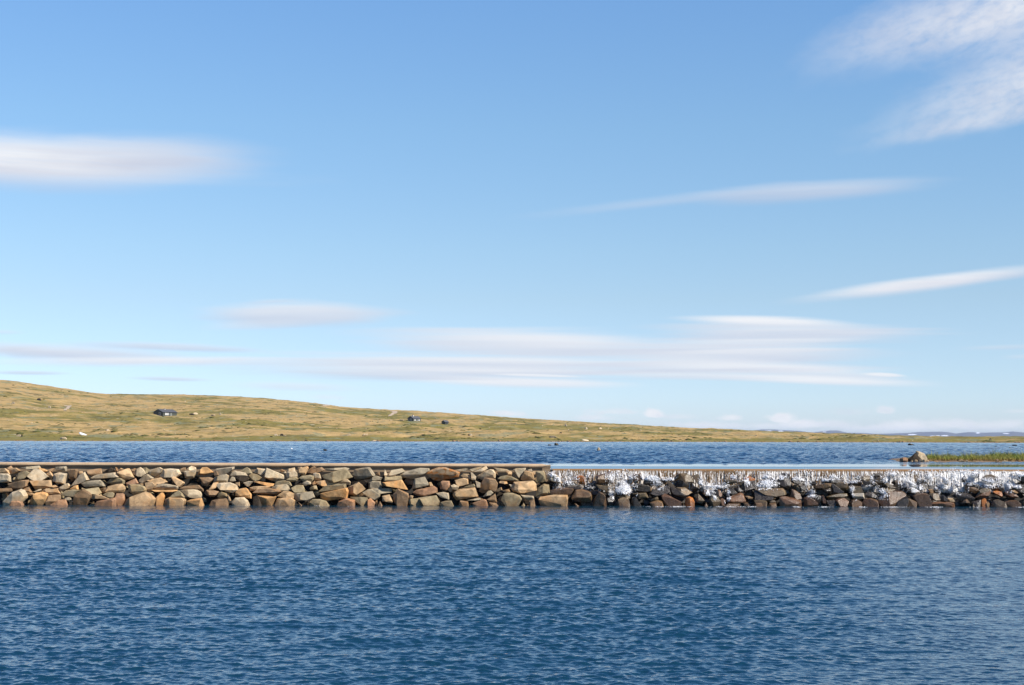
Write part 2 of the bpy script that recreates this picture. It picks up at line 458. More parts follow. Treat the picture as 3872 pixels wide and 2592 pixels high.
# distant mountains with snow patches
RIDGE = [(2780, 1640), (2850, 1628), (2880, 1625), (2930, 1625), (2960, 1627), (3020, 1630), (3060, 1636), (3095, 1633), (3140, 1628), (3170, 1629), (3205, 1637), (3270, 1638),
         (3310, 1641), (3420, 1639), (3470, 1635), (3560, 1633), (3590, 1636), (3615, 1640), (3660, 1635), (3720, 1637), (3790, 1636), (3830, 1632), (3872, 1636), (4000, 1630), (4300, 1638), (4700, 1640)]
SNOW = [(2907, 1631, 16, 3), (2952, 1632, 14, 4), (3038, 1640, 10, 2.5), (3163, 1645, 16, 3), (3118, 1634, 9, 2), (3450, 1644, 22, 3), (3528, 1650, 15, 3), (3545, 1649, 12, 2.5), (3572, 1648, 18, 2.5), (3698, 1638, 10, 3), (3805, 1640, 18, 2.5), (3075, 1634, 8, 2)]
def mountain_mat():
    m, bb, p = mat('mountain')
    P = pos(bb)
    n = bb.noise(P, .004, 5, .6)
    c = bb.mix(n, (.075, .08, .10), (.14, .135, .14))
    at = bb.n('ShaderNodeAttribute', attribute_name='snow')
    c = bb.mix(at.outputs['Fac'], c, (.70, .72, .76))
    bb.put(p.inputs['Base Color'], c)
    p.inputs['Roughness'].default_value = 1
    return m
def mountains():
    D0 = 13000.0
    pxs = np.linspace(2780, 4700, 1300)
    pys = np.interp(pxs, [a for a, _ in RIDGE], [c for _, c in RIDGE]) + .8 * fbm(pxs / 40, pxs * 0, 3, 4)
    dirs = [ray(a, c) for a, c in zip(pxs, pys)]
    ux = np.array([d.x / d.y for d in dirs]); ez = np.array([d.z / d.y for d in dirs])
    rows = np.concatenate([np.linspace(-2600, 0, 60), [400, 1000, 1800]])
    prof = np.concatenate([np.sin(np.linspace(0, 1, 60) * np.pi / 2) ** 1.05, [.9, .6, 0]])
    zr = EYE + ez * D0
    co = np.zeros((len(rows), len(pxs), 3)); sn = np.zeros((len(rows), len(pxs)))
    for i, (r, pf) in enumerate(zip(rows, prof)):
        Yr = D0 + r
        co[i, :, 0] = ux * Yr; co[i, :, 1] = Yr
        z = -2 + (zr + 2) * pf * (Yr / D0 if r <= 0 else 1)
        if 0 < i < 59: z = z + 4 * (1 - pf) * fbm(pxs / 25 + i * .22, pxs * 0 + i * .16, 21, 4)
        co[i, :, 2] = z
        e = (z - EYE) / Yr
        for (sx, sy, w, h) in SNOW:
            d = ray(sx, sy)
            q = ((pxs - sx) / (w * .75)) ** 2 + ((e - d.z / d.y) * FPX / (h * .7)) ** 2 + .5 * fbm(pxs / 5, pxs * 0 + i, 4, 2)
            if r <= 0: sn[i] = np.maximum(sn[i], (q < 1).astype(float))
    o = from_np('distant_mountains', co.reshape(-1, 3), grid_faces(len(rows), len(pxs)), mountain_mat(), smooth=True)
    at = o.data.attributes.new('snow', 'FLOAT', 'POINT')
    at.data.foreach_set('value', sn.ravel().astype(np.float32))
    tag(o, kind='structure')
mountains()
# ------------------------------------------------------------------ the rockfill, stone by stone
# tile: photo x of its left edge and scale; a line: colour|outline|how the stone looks
TILES = {'A': (0, .60077), 'B': (380, .60077), 'C': (760, .60077), 'D': (1140, .60077), 'E': (1520, .60077), 'F': (1900, .60077),
         'G': (2280, .60077), 'H': (2660, .60077), 'I': (3040, .60077), 'J': (3420, .5184)}
STONES = {
'A': '''t|-8,20 13,19 20,24 24,33 10,31 -8,31|wide low tan stone
g|15,18 25,13 30,19 24,23 17,22|small grey wedge stone
t|21,23 27,18 38,18 48,24 38,27 38,30 25,33|tan stone with an overhanging lip
g|46,17 60,15 85,14 90,13 94,19 80,20 72,24 66,22 52,20|long flat grey slab
o|88,18 100,20 109,25 107,28 96,26|thin orange-tan sliver
b|110,24 118,19 125,19 120,28 112,25|small brown stone
g|126,16 150,14 152,17 152,25 126,25|neat rectangular grey block
p|62,37 70,30 74,22 82,20 92,22 113,38 104,42 98,49 85,50 72,46|very large pale boulder with a peaked top
y|33,47 36,35 46,30 60,24 69,29 60,36 56,42 45,46|olive-grey boulder sloping up to the right
p|-8,31 18,31 24,36 26,50 20,51 12,50 -8,52|pale squarish block cut by the frame
t|105,31 114,25 119,32 121,36 116,43 114,37|small upright tan stone
p|120,45 122,32 134,28 153,31 148,55 143,56 128,52 120,48|big rounded block with a vertical crack
b|153,25 162,21 176,20 177,25 173,43 162,50 157,38|tall brown block with a pale top
t|178,25 187,25 189,30 183,33 178,31|small tan cobble
p|160,60 172,47 180,34 193,27 203,45 196,50 183,52 172,50|pale triangular stone with a sharp tip
b|196,25 204,22 230,19 233,32 220,33 210,37 200,33|broad brown stone with a dark left face
p|205,42 215,34 234,31 261,28 266,33 273,39 262,40 252,38 240,43 215,44|long pale slab with a wavy underside
b|16,55 50,46 67,45 65,59 52,66 40,68 27,66 26,56|brown box-shaped block with a pale top
t|68,47 80,48 96,49 116,46 119,62 96,64 95,66 80,67 76,62|long pinkish-tan block with a bright right end
t|119,58 125,57 132,61 124,64 119,62|tiny tan cobble
p|134,63 148,54 156,53 160,58 156,64 139,72 136,68|bright pale sliver leaning right
o|158,66 168,59 177,57 179,67 175,68 165,67|small orange stone with a golden end
g|183,54 190,50 205,47 228,45 234,50 240,60 222,58 196,63 192,61|broad grey slab with a shadowed left end
b|-8,65 18,64 26,64 29,69 26,72 12,76 -8,75|low brown stone cut by the frame
b|52,66 62,62 67,59 74,74 64,72 57,70|brown triangular stone
p|6,95 22,84 28,73 48,66 57,68 64,80 63,86 56,93 40,93 16,98 8,97|very large domed pale boulder
r|12,99 18,97 26,93 42,92 52,95 61,99 61,102 12,102|low reddish stone
t|60,73 76,76 79,78 70,82 62,78|small tan flake
o|66,96 74,83 82,74 97,72 107,75 110,80 106,93 93,100 80,97|large smooth orange-tan boulder
p|76,73 90,66 95,66 94,69 82,73|pale sliver
t|94,70 104,65 134,64 138,72 140,77 125,78 110,79 100,73|wide tan stone with a flat top
b|110,80 122,79 138,78 139,88 130,92 120,95 106,97 104,96|dark-faced brown stone
r|92,102 112,98 134,90 150,90 160,102|long low reddish stone tapering left
g|146,88 154,84 160,85 166,90 160,94 152,91|small grey-green stone
y|138,78 148,69 165,67 184,68 180,74 171,84 162,79 150,80 140,81|rugged olive-brown stone
b|168,101 169,90 172,80 184,70 190,66 204,71 210,78 207,90 198,96 190,101|big five-sided brown boulder
y|194,66 216,63 224,62 232,75 226,79 216,76 208,77 202,71|olive stone with an orange right corner
t|209,82 219,78 236,82 250,88 225,88 209,89|flat-topped tan block with a dark underside
r|206,101 220,94 234,91 262,85 265,90 264,102 250,103 210,103|wide reddish-tan boulder''',
'B': '''d|5,28 12,23 24,17 30,20 34,27 22,28 14,29|dark stone with a lit edge
g|32,20 34,16 38,18 40,26 34,27|small upright grey stone
t|41,23 46,18 53,21 48,24|tiny tan cobble
t|36,28 54,24 62,19 66,19 65,25 70,30 77,40 74,43 66,44 60,42 56,46 47,40 48,34 44,33|twisted pale tan boulder
g|69,24 77,19 82,20 78,27 72,27|small grey wedge stone
p|72,30 82,20 90,16 97,20 105,32 98,36 94,40 85,39 75,33|large pointed pale boulder
y|96,18 104,17 114,24 108,31 104,30|olive-grey stone leaning right
p|108,27 114,22 136,17 143,21 137,30 132,34 122,38 112,33|smooth pale boulder
p|135,35 143,21 158,19 178,21 184,32 175,40 168,35 148,35 145,40 137,38|broad pale boulder with a dark undercut
g|180,21 188,17 194,17 195,24 186,24|small grey-brown cobble
p|197,19 207,13 217,17 218,22 206,24 199,23|pale rounded stone touching the slab
p|188,25 218,23 216,32 212,41 202,44 192,41|pale bucket-shaped block
t|161,40 166,37 190,50 192,53 182,63 176,60 164,48|long oval tan stone leaning left
g|86,47 93,42 98,35 108,32 122,41 110,46 104,48 95,53 88,51|knobbly grey stone
t|104,47 112,44 136,40 147,44 153,50 148,53 134,55 126,56 118,52|tan roof-shaped stone
t|100,52 118,50 128,57 120,64 112,74 104,68 104,58|tan stone narrowing downwards
p|118,64 124,60 132,54 150,54 178,60 176,66 150,65 138,66 122,67|long thin pale slab
o|117,68 130,67 176,68 174,71 164,73 160,69 140,71 124,73|long thin orange slab
y|14,52 24,41 40,40 48,42 56,47 54,55 40,55 24,56|wide olive-tan stone
t|7,72 16,60 36,55 50,54 56,60 57,66 53,74 40,75 24,73 12,76|big blocky tan boulder with a pale right edge
r|56,53 80,41 87,53 70,55 62,60|reddish triangular stone
y|63,62 65,55 88,55 100,60 106,68 104,72 90,80 80,82 70,75 63,70|large grey-green boulder
t|88,53 98,54 96,58|tiny tan chip
t|46,101 58,90 72,84 86,84 100,79 102,71 112,75 126,88 118,98 116,103 100,103 60,103|huge sloping tan boulder
y|5,79 14,74 28,73 32,77 30,86 20,85 9,82|low olive stone
r|32,82 36,76 50,75 55,78 56,91 46,98 38,94|brown cube-like stone with a dark face
o|116,101 126,90 138,72 142,72 147,82 144,90 140,98 130,101|tall orange-tan stone leaning right
t|146,102 146,90 156,85 172,84 188,85 195,91 188,97 176,98 176,103 150,103|wide tan boulder with a level top
y|155,86 168,75 178,69 186,75 192,85 176,85|olive-tan pointed stone
b|178,66 188,60 216,57 224,57 234,66 234,72 228,67 212,67 190,66|flat brown slab
p|179,68 200,66 222,66 230,75 232,86 216,88 203,85 201,75 188,71|large bright pinkish-pale boulder
o|195,94 204,90 220,89 230,86 240,98 234,101 222,96 210,98 200,98|low orange-tan stone with a dark underside
d|158,98 176,103 172,105 160,104|small dark stone
d|178,98 190,99 212,103 180,105|flat dark stone''',
'C': '''o|-8,34 -4,24 2,17 13,16 18,19 29,28 20,31 14,30 8,35|orange-tan boulder with a flat top
g|31,24 34,20 62,16 76,15 76,20 66,28 58,32 50,33 42,36 32,34|long grey boulder tilted up to the right
r|29,28 36,25 40,34 34,38 31,34|small reddish block
p|66,36 70,28 75,24 84,28 102,29 106,36 96,36 84,34 78,37|pale jagged stone
y|90,24 104,16 111,20 118,31 110,33 105,32 100,28|olive-grey dome-shaped stone
p|120,28 127,18 140,20 150,21 152,26 144,32 138,36 130,30|pale stone with a reddish underside
p|142,40 146,28 149,18 160,22 170,26 176,31 188,34 191,44 178,46 168,50 158,47|very large pale boulder sloping down to the right
g|180,22 184,21 193,25 186,28 181,27|small grey stone
p|182,29 192,26 195,30 186,31|small pale flake
p|195,21 213,17 215,26 196,28|small squarish pale block
p|192,31 196,27 215,26 220,30 219,38 206,39 195,42|smooth pale block
y|108,35 116,30 128,33 141,40 134,46 124,48 110,43|olive-brown grooved stone
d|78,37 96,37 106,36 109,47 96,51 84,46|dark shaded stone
g|65,46 70,38 76,39 80,48 74,51 66,50|small dark-faced grey stone
g|28,50 30,40 42,35 58,32 64,36 60,44 60,51 42,51|grey-green fan-shaped boulder
b|-4,40 20,39 29,42 26,47 18,53 13,60 4,55 0,48|brown stone with a flat top
t|17,68 28,52 40,50 36,55 30,60 29,67|narrow tan stone leaning right
p|32,55 44,52 66,51 83,57 85,68 75,76 62,71 44,62 34,58|very large pale slab over a deep shadow
o|78,52 88,50 88,60 82,57|tiny golden stone
p|95,52 108,48 118,49 114,55 108,62 104,61|smooth pale grey stone
o|118,49 132,49 150,54 167,54 164,60 154,60 148,56 130,52|long thin orange-tan slab
t|110,63 120,60 150,59 158,61 146,66 134,67 120,71 112,69|long tan slab
b|117,75 126,67 150,64 172,66 184,71 174,78 160,76 140,79 128,77|long brown boulder with a wavy edge
y|168,56 170,50 176,48 190,46 202,49 207,58 202,62 198,55 184,56|rounded olive-brown stone
g|160,63 170,57 196,54 202,65 199,71 190,71 182,67 172,65|grey ridge-backed stone
o|78,82 77,74 86,66 102,63 106,66 115,78 115,88 100,79 88,81|large orange block with two lit faces
b|12,69 30,69 41,72 36,79 30,84 20,84 16,76|brown stone with a pale top
y|36,84 40,76 46,72 58,76 62,84 56,87 44,87|olive-brown stone
t|60,78 66,86 68,93 64,92 60,84|thin tan splinter
b|12,101 24,92 40,88 60,87 63,95 62,104 30,103|wide brown boulder with a smooth top
p|68,96 78,86 98,84 106,92 118,102 96,103 76,101|whitish stained boulder
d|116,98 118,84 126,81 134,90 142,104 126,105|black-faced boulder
o|128,81 144,89 152,87 160,83 172,82 162,92 156,98 154,102 143,104 136,92|orange-tan V-shaped stone
t|172,82 186,71 200,71 214,77 212,88 200,87 186,89 178,85|orange-tan blocky stone
t|163,103 172,88 186,86 206,86 214,92 210,104 180,104|big streaked tan boulder
y|204,64 216,57 232,57 236,66 236,75 214,75 207,70|rounded olive-tan boulder
g|213,76 236,74 252,72 259,85 240,92 220,94 213,90|large flat-faced grey block
b|221,95 230,98 244,100 238,104 225,104|low brown stone
y|193,45 200,40 216,38 222,42 218,48 206,50|olive stone
d|208,60 226,52 230,54 220,58|thin dark flake''',
'D': '''t|-12,28 -8,22 -2,18 14,14 17,18 9,34 4,35 -4,31|tan stone rising to the right
o|-10,19 -6,16 0,16 4,18 -4,22|small orange stone
d|15,15 21,11 27,14 22,16|small black stone touching the slab
g|17,23 22,16 28,14 34,17 26,20|small grey-green stone
b|12,30 20,22 46,16 54,23 46,27 36,27 22,32|long brown wedge stone
g|52,20 80,18 100,17 109,19 107,22 100,20 88,19 70,25 56,24|long thin dark-bellied slab
y|46,35 66,31 78,24 98,19 106,24 118,39 104,40 92,44 82,48 76,53 70,42 58,43 48,42|huge grey-green boulder
g|115,33 121,21 130,20 144,20 150,16 156,17 170,37 158,38 150,44 130,46 120,44|grey pyramid boulder with a black left face
g|169,31 177,26 179,36 172,36|small grey wedge stone
p|187,36 189,21 198,36|small pale spike-shaped stone
g|197,34 204,23 229,19 236,26 222,31 210,36 200,36|grey loaf-shaped boulder
y|186,46 188,37 226,36 228,40 228,46 210,47 190,49|long flat-topped olive-tan block
o|183,51 196,49 228,45 235,60 242,68 236,66 205,64 190,60|large bright orange block
y|-6,41 0,36 20,34 29,36 28,44 24,50 16,48 4,50|olive block with a shaded right face
p|28,46 30,36 26,31 32,29 41,30 46,42 44,47 36,48|pale smooth boulder
p|1,53 12,47 22,50 22,55 8,59|small pale egg-shaped stone
t|30,50 48,47 69,42 79,55 60,60 46,59 34,55|pinkish-tan boulder with a shaded underside
p|82,46 92,42 104,43 112,50 110,58 104,55 96,54 84,51|smooth oval pale stone
y|38,72 54,64 82,54 101,54 102,63 80,68 62,73 46,72|long olive slab rising to the right
d|112,50 130,47 144,46 150,50 144,58 138,55 130,50 116,55|dark flat-topped stone
t|104,78 105,62 122,54 130,50 138,56 146,66 138,74 124,83 122,74|orange-tan crooked boulder
g|152,64 152,53 160,48 180,48 182,64 160,66|squarish smooth grey block
g|156,48 162,38 170,36 184,40 180,47 166,48|grey stone with a dark left side
y|18,64 28,58 34,58 37,68 30,65 20,69|small olive stone
b|24,52 30,47 31,56 26,57|tiny brown stone
o|42,76 56,72 88,65 104,63 107,70 104,87 80,90 66,90 56,93 44,87|very large orange-tan veined block
g|138,74 150,67 160,66 166,74 180,78 178,84 170,92 158,86 146,82|grey shield-shaped stone
g|150,67 160,65 204,64 206,74 190,77 176,78 166,75|long grey block with a flat top
y|18,96 24,89 44,89 56,93 70,99 74,103 50,104 24,102|low olive-brown boulder with a black hollow
r|73,101 84,94 100,87 108,87 122,91 121,104 90,104|pinkish wedge boulder, square right end
y|110,84 126,84 150,85 152,95 146,100 130,97 122,94 118,88|long mossy-brown boulder
r|148,100 150,90 157,86 168,97 162,104 154,103|pointed reddish stone
b|168,99 178,93 186,99 192,104 174,105|small brown stone
t|183,82 200,78 207,94 206,97 184,94|tan block with a dark hole
b|209,94 208,78 219,65 234,74 243,76 244,85 240,98 224,98 213,97|big brown upright boulder
d|126,101 138,100 152,104 130,105|thin dark flat stone''',
'E': '''g|-6,34 6,27 40,18 62,19 63,24 54,30 40,37 30,40 26,44 10,41 0,40|very large grey boulder rising to the right
s|53,31 64,24 76,18 86,16 100,17 113,24 128,26 132,29 128,39 112,42 96,45 84,48 72,46 70,40 62,34|large boulder stained rusty orange
g|112,24 124,22 144,19 152,21 140,26 132,29|flat grey stone
g|152,22 164,18 182,15 180,19 164,23 158,27|dark-ended grey slab
p|162,27 176,20 191,14 195,20 180,26 168,28|pale slab tilted up to the right
p|132,35 138,31 152,32 158,42 156,45 148,40 138,39|smooth pale oval stone
p|156,28 160,29 169,38 167,46 158,46 158,40|small bone-shaped pale stone
p|170,37 186,26 200,21 208,22 213,30 212,42 204,41 186,40 180,45|large bright hump-backed boulder
p|206,17 222,18 238,21 247,26 242,28 226,25 212,20|flat pale slab
b|235,27 247,25 249,33 244,36 238,32|small brown stone
g|22,66 26,52 28,43 52,38 60,53 60,58 44,62 30,66|grey squarish boulder with a mottled face
t|60,51 66,50 72,60 64,61|small tan stone
r|24,74 32,68 72,59 80,64 81,73 66,79 52,82 44,82 30,80|long pinkish speckled boulder
r|86,66 88,50 92,47 108,48 110,56 108,62 103,69 92,67|upright block with a rusty patch
t|119,46 140,41 150,43 151,55 140,59 128,61 122,54|smooth tan block
p|111,58 118,55 130,60 126,69 114,66|small five-sided pale stone
t|115,79 118,73 130,66 166,62 174,83 150,86 134,88 124,92 118,86|huge tan block with a bright right end
b|174,71 180,52 186,40 194,45 198,41 206,42 212,44 218,53 214,72 204,66 194,69 182,76|large mottled brown-grey boulder
p|166,47 178,52 178,62 170,62|small pale stone
y|128,64 150,60 164,54 167,60 150,64|thin olive sliver
g|76,75 94,73 106,75 108,91 100,85 90,80|grey stone over a black hollow
t|15,83 20,80 26,82 24,88 16,88|tiny tan block
y|36,86 60,82 78,80 86,94 80,100 50,99 42,92|large olive-tan boulder
y|12,94 22,88 36,87 44,92 48,99 20,97|olive stone half in shadow
g|183,84 196,70 202,69 208,75 202,81 190,83|small grey stone with a pale top
b|192,90 212,76 216,97 200,95|brown pyramid stone
y|87,96 98,93 112,92 124,99 116,104 96,104|low olive-brown stone
b|124,101 132,92 150,94 154,105 130,105|low brown wet stone
g|146,92 168,87 178,86 180,91 160,93|thin flat grey stone
r|160,98 172,95 186,89 192,91 200,99 200,104 162,104|wide low reddish stone
b|198,96 214,98 228,100 230,105 200,105|long low brown stone
p|70,104 80,102 88,101 90,105|tiny bright white chip
p|26,102 46,101 62,104 28,105|thin flat pale stone
t|212,72 226,62 228,68 216,73|small tan flake''',
'F': '''t|8,27 20,25 22,30 20,36 10,36|squarish tan stone
y|-12,43 -4,37 10,35 20,37 34,44 38,47 20,48 0,47|flat olive stone tapering right
g|24,22 30,19 53,18 53,22 44,32 37,44 33,38 30,28|grey stone shaped like a shark tooth
t|41,45 42,37 49,25 54,24 70,28 72,46 54,46 46,47|tan flat-faced boulder
p|54,23 66,20 68,26 58,24|small pale stone
y|75,31 76,26 94,24 97,32 98,48 90,52 79,49|dark olive wet-looking block
t|68,26 76,26 74,34 71,33|tiny tan stone
t|-6,48 10,49 12,54 4,55 -8,52|small tan stone
t|20,67 25,50 42,50 70,47 77,54 78,69 62,72 50,76 38,76 24,72|very large flat tan boulder
p|14,55 24,57 20,63|small pale chip
t|-2,70 14,66 18,72 6,75|small tan flake
y|-4,90 2,76 12,74 24,75 40,81 45,88 38,98 30,103 14,102 0,97|large grey-olive boulder with a pointed right end
p|40,79 54,80 70,82 72,88 60,92 48,87|pale wedge with a lit top
b|60,93 72,88 77,104 60,105|upright brown block
y|36,102 48,97 60,104 44,105|small olive wedge stone
r|0,99 20,100 20,105 0,105|flat reddish stone
y|75,83 79,64 88,58 94,54 98,58 106,56 108,79 98,80 88,82|rugged stone with light and dark bands
t|82,90 86,84 100,83 116,79 147,79 149,86 146,99 140,103 110,104 92,103 84,98|long rectangular tan boulder
b|108,69 130,64 146,63 160,64 162,68 156,77 150,84 142,79 110,77|brown boulder with a black left half
r|112,105 134,102 152,101 155,107 140,107|thin flat reddish stone
p|100,42 100,34 108,28 124,34 130,40 136,55 120,52 104,44|grey wet boulder washed by foam
O|164,44 166,36 180,35 188,40 187,52 185,57 178,56 172,48|bright orange wet stone
d|136,58 144,48 160,49 176,58 170,62 150,61 138,61|black wedge stone with a grey sheen
t|156,87 164,80 166,68 180,66 200,72 203,80 204,94 196,96 180,97 164,92|large pale tan boulder, rounded right end
b|211,44 211,36 226,31 240,28 252,28 255,33 254,44 250,55 236,55 216,55|large dark red-brown boulder
d|184,60 196,59 212,62 206,67 190,63|thin black wet stone
y|212,56 234,58 250,60 240,72 228,68 216,62|flat olive stone with water over it
b|204,101 207,90 212,82 219,71 228,75 234,82 238,100 234,104 208,104|brown pyramid boulder
t|164,98 180,100 196,104 176,106|low flat tan stone
t|208,104 234,100 234,106|long flat pale tan stone
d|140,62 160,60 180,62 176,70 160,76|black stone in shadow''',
'G': '''b|60,42 60,36 72,31 84,32 92,38 90,46 78,49 66,47|rounded brown bristly-looking wet boulder
d|91,56 94,42 106,36 118,36 128,42 136,56 128,60 108,58 98,56|domed boulder capped with smooth white water
d|131,45 150,41 160,40 162,46 150,52 140,52|long black stone
y|168,44 174,30 190,30 200,36 206,46 208,54 196,52 184,50 176,48|broad olive-grey tilted slab
d|160,44 166,34 172,29 172,36 166,46|black spike-shaped stone
g|202,36 216,31 224,40 228,50 226,60 214,54 208,46|grey slab streaming with water
g|180,62 182,49 190,51 194,56 193,64 186,66|grey block with a flat lit face
y|142,50 150,48 160,56 165,64 160,66 150,56|olive stone leaning left
d|66,58 76,53 90,54 108,60 110,70 102,74 86,72 70,72|big black rounded boulder
t|100,64 108,60 111,66 108,71 103,72|small tan lit stone
d|103,78 112,69 136,61 148,58 152,62 152,74 136,80 120,82 108,80|long black wet boulder
p|166,62 186,62 196,68 204,74 190,82 180,72|pale triangular slab
d|152,60 166,64 178,72 190,82 186,88 168,84 154,76|black sloping stone
O|184,100 188,86 196,82 204,86 209,95 208,101 196,103|orange striped rounded stone
g|212,94 216,76 222,82 231,92 226,98 218,98|upright grey wedge stone
y|66,76 86,76 98,74 104,86 94,84 86,88 78,82|mossy flat-topped stone
d|66,86 72,83 96,99 92,104 70,104 64,98|dark stone with a pale slanting edge
t|106,97 124,91 134,94 144,100 132,105 116,102|low pale tan wedge stone
y|108,90 124,83 127,90 118,92 108,95|olive stone
r|132,82 140,76 160,87 177,95 176,99 164,101 156,102 146,100 138,90|long reddish block sloping down to the right
p|30,98 34,90 46,84 58,88 64,99 60,102 50,103 38,101|glittering wet pale stone
y|44,80 62,79 62,88 56,88 46,84|olive-topped stone
r|28,66 36,60 50,57 60,60 65,70 62,76 46,80 32,78|pinkish boulder wrapped in white water
O|96,101 117,103 118,106 98,106|small bright orange-red stone
d|8,86 24,82 28,92 22,98 10,96|black wet stone
t|182,105 182,98 192,101 196,105|small tan stone
b|222,100 234,96 246,102 244,105 224,105|low brown stone
d|196,66 204,58 214,62 224,68 210,72|black broken stone
g|60,58 68,48 71,54 68,59|small grey stone''',
'H': '''b|0,68 8,68 14,74 16,80 8,86 2,82 -4,76|round mossy-brown stone
d|17,72 22,66 30,66 34,74 34,84 28,80|black stone beside a trickle
r|32,68 38,68 43,80 38,86 33,80|narrow upright reddish stone
g|13,90 18,80 24,80 34,86 40,94 38,99 26,101 14,98|grey-brown wet rounded boulder
r|37,89 42,86 50,92 50,98 42,99|small reddish wet stone
d|12,62 20,59 44,60 62,58 78,57 78,63 62,64 42,67 24,65|long low black slab
O|60,40 62,35 68,32 73,37 74,44 66,47 60,43|small orange knob splashed by water
g|42,54 46,46 54,44 62,48 74,46 80,50 62,56 50,58|grey stone in spray
p|76,48 86,44 94,49 92,56 86,60 80,54|small pale cube-like block
O|90,46 93,40 104,37 117,43 117,47 104,50 92,50|orange cap stone
d|90,50 104,48 118,46 120,60 118,66 104,70 92,72 84,68 86,60|big black block
d|52,70 58,64 64,62 72,70 78,75 66,80 56,80|black angular stone
d|72,64 80,60 84,66 92,72 86,76 78,72|black wet cobble
r|53,88 58,84 72,82 84,74 90,76 98,94 92,98 80,98 62,98 56,95|large red-brown boulder with a mossy top
d|172,40 178,30 186,29 196,33 198,40 190,44 180,42|round black boulder
d|120,58 128,48 138,45 162,42 166,50 164,62 140,64 124,62|black boulder veiled by water
d|163,50 170,42 184,38 192,40 197,48 196,60 190,68 176,66 166,62|huge rounded black boulder
d|130,42 138,34 146,36 148,40 138,44|small black stone in spray
d|198,42 206,40 224,41 232,48 234,56 220,56 206,54 198,50|broad black boulder
p|117,67 130,65 180,64 186,70 189,76 188,80 176,81 164,85 150,80 140,80 132,74|glittering long flat-topped slab
d|114,80 116,68 130,67 134,76 142,81 160,84 156,90 130,92 114,92|big black square boulder
r|172,84 184,82 206,86 212,90 222,92 224,102 200,105 184,104 174,100|large smooth pink block
b|198,80 200,66 208,68 220,76 224,88 210,90 200,86|dark brown boulder
y|206,56 214,56 220,70 214,74 208,66|narrow olive stone
d|216,58 232,56 236,66 228,71 220,68|black stone with a foam edge
r|94,82 104,82 113,86 110,90 98,86|flat reddish stone
b|90,97 100,96 113,103 112,106 98,105|low brown stone
y|114,92 128,91 140,92 145,95 144,100 130,102 118,97|flat olive stone
b|116,98 132,97 138,105 116,105|low dark brown stone
t|140,105 150,99 164,96 170,104|low tan wedge
y|145,92 160,90 164,95 150,99|small olive stone
b|30,100 56,98 84,99 82,106 34,106|long flat brown stone
O|156,88 164,86 160,89|tiny orange chip''',
'I': '''r|0,86 10,85 24,91 31,99 22,104 0,104|reddish half-round boulder
d|8,84 20,80 38,80 40,90 36,100 26,94|black wet boulder
r|38,82 44,80 48,90 48,98 42,98 39,90|upright reddish stone
d|12,48 24,48 30,54 26,58 14,60|black stone edged with foam
b|21,62 24,58 42,54 44,64 36,68 26,68|golden-brown wet stone
t|42,66 44,54 62,53 62,64|tan wet block with a bright corner
d|40,44 60,42 88,46 100,52 104,54 90,53 64,52 42,53|long black ledge stone
d|54,40 60,36 66,34 70,40 82,42 62,42|small black wedge stone
g|64,66 70,52 86,50 100,54 98,64 92,72 82,72 70,60|glittering grey-brown boulder
d|62,54 68,54 72,62 92,74 80,76 64,78 62,66|black sloping stone
g|116,38 122,36 136,37 150,36 158,41 152,48 140,50 128,48 118,44|long grey wet boulder
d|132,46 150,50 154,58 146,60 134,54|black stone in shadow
b|106,50 118,46 128,45 131,52 128,59 112,60 106,55|rounded brown stone
g|96,68 100,60 108,58 130,60 134,72 124,76 108,75 100,73|grey boulder with water running off it
w|108,76 134,75 138,88 128,89 112,86|brilliant white sunlit wet block
d|136,78 144,72 156,73 166,82 168,88 150,86 138,86|round black boulder
y|50,84 60,80 80,76 98,76 100,82 90,84 70,88 56,90|long dark olive slab
r|70,92 76,88 92,86 102,94 106,105 90,106 80,100|reddish striped boulder
d|50,92 68,90 76,100 70,105 54,104|black boulder
b|104,96 108,91 122,90 132,96 132,103 124,105 108,103|dark brown boulder
b|132,98 138,88 150,86 168,92 170,102 150,104 134,103|long brown boulder with a golden top
b|70,106 76,100 82,103 82,107|small brown cobble
d|152,36 158,30 176,30 182,34 170,40 156,39|dark flat stone
g|160,46 166,40 176,39 188,48 186,53 170,55 164,52|dark grey oval boulder
g|170,38 184,36 190,44 188,48 178,42|grey slab edge
g|152,52 158,49 166,54 172,62 166,66 158,60|grey stone leaning left
g|181,54 188,52 198,56 210,65 196,65 186,60|flat grey stone sloping right
y|170,72 176,65 196,66 208,66 200,72 190,76 178,76|olive flat-topped stone
b|168,94 182,86 196,74 210,70 222,70 232,76 230,82 218,90 208,94 196,98 180,100|very large golden-brown wet boulder
d|196,100 208,94 220,88 232,82 236,92 234,105 210,105|black undercut boulder
d|194,32 204,31 208,36 202,40|small dark stone in the spray
d|198,52 204,42 212,40 214,45 206,52 206,58|black stone streaked with foam
p|206,48 214,46 222,54 220,62 210,62|glittering pale wet stone
t|32,105 40,101 48,101 48,105|flat tan stone
g|15,68 22,64 26,70 26,78 20,78|small upright grey stone
d|44,66 62,65 62,76 50,76|black block''',
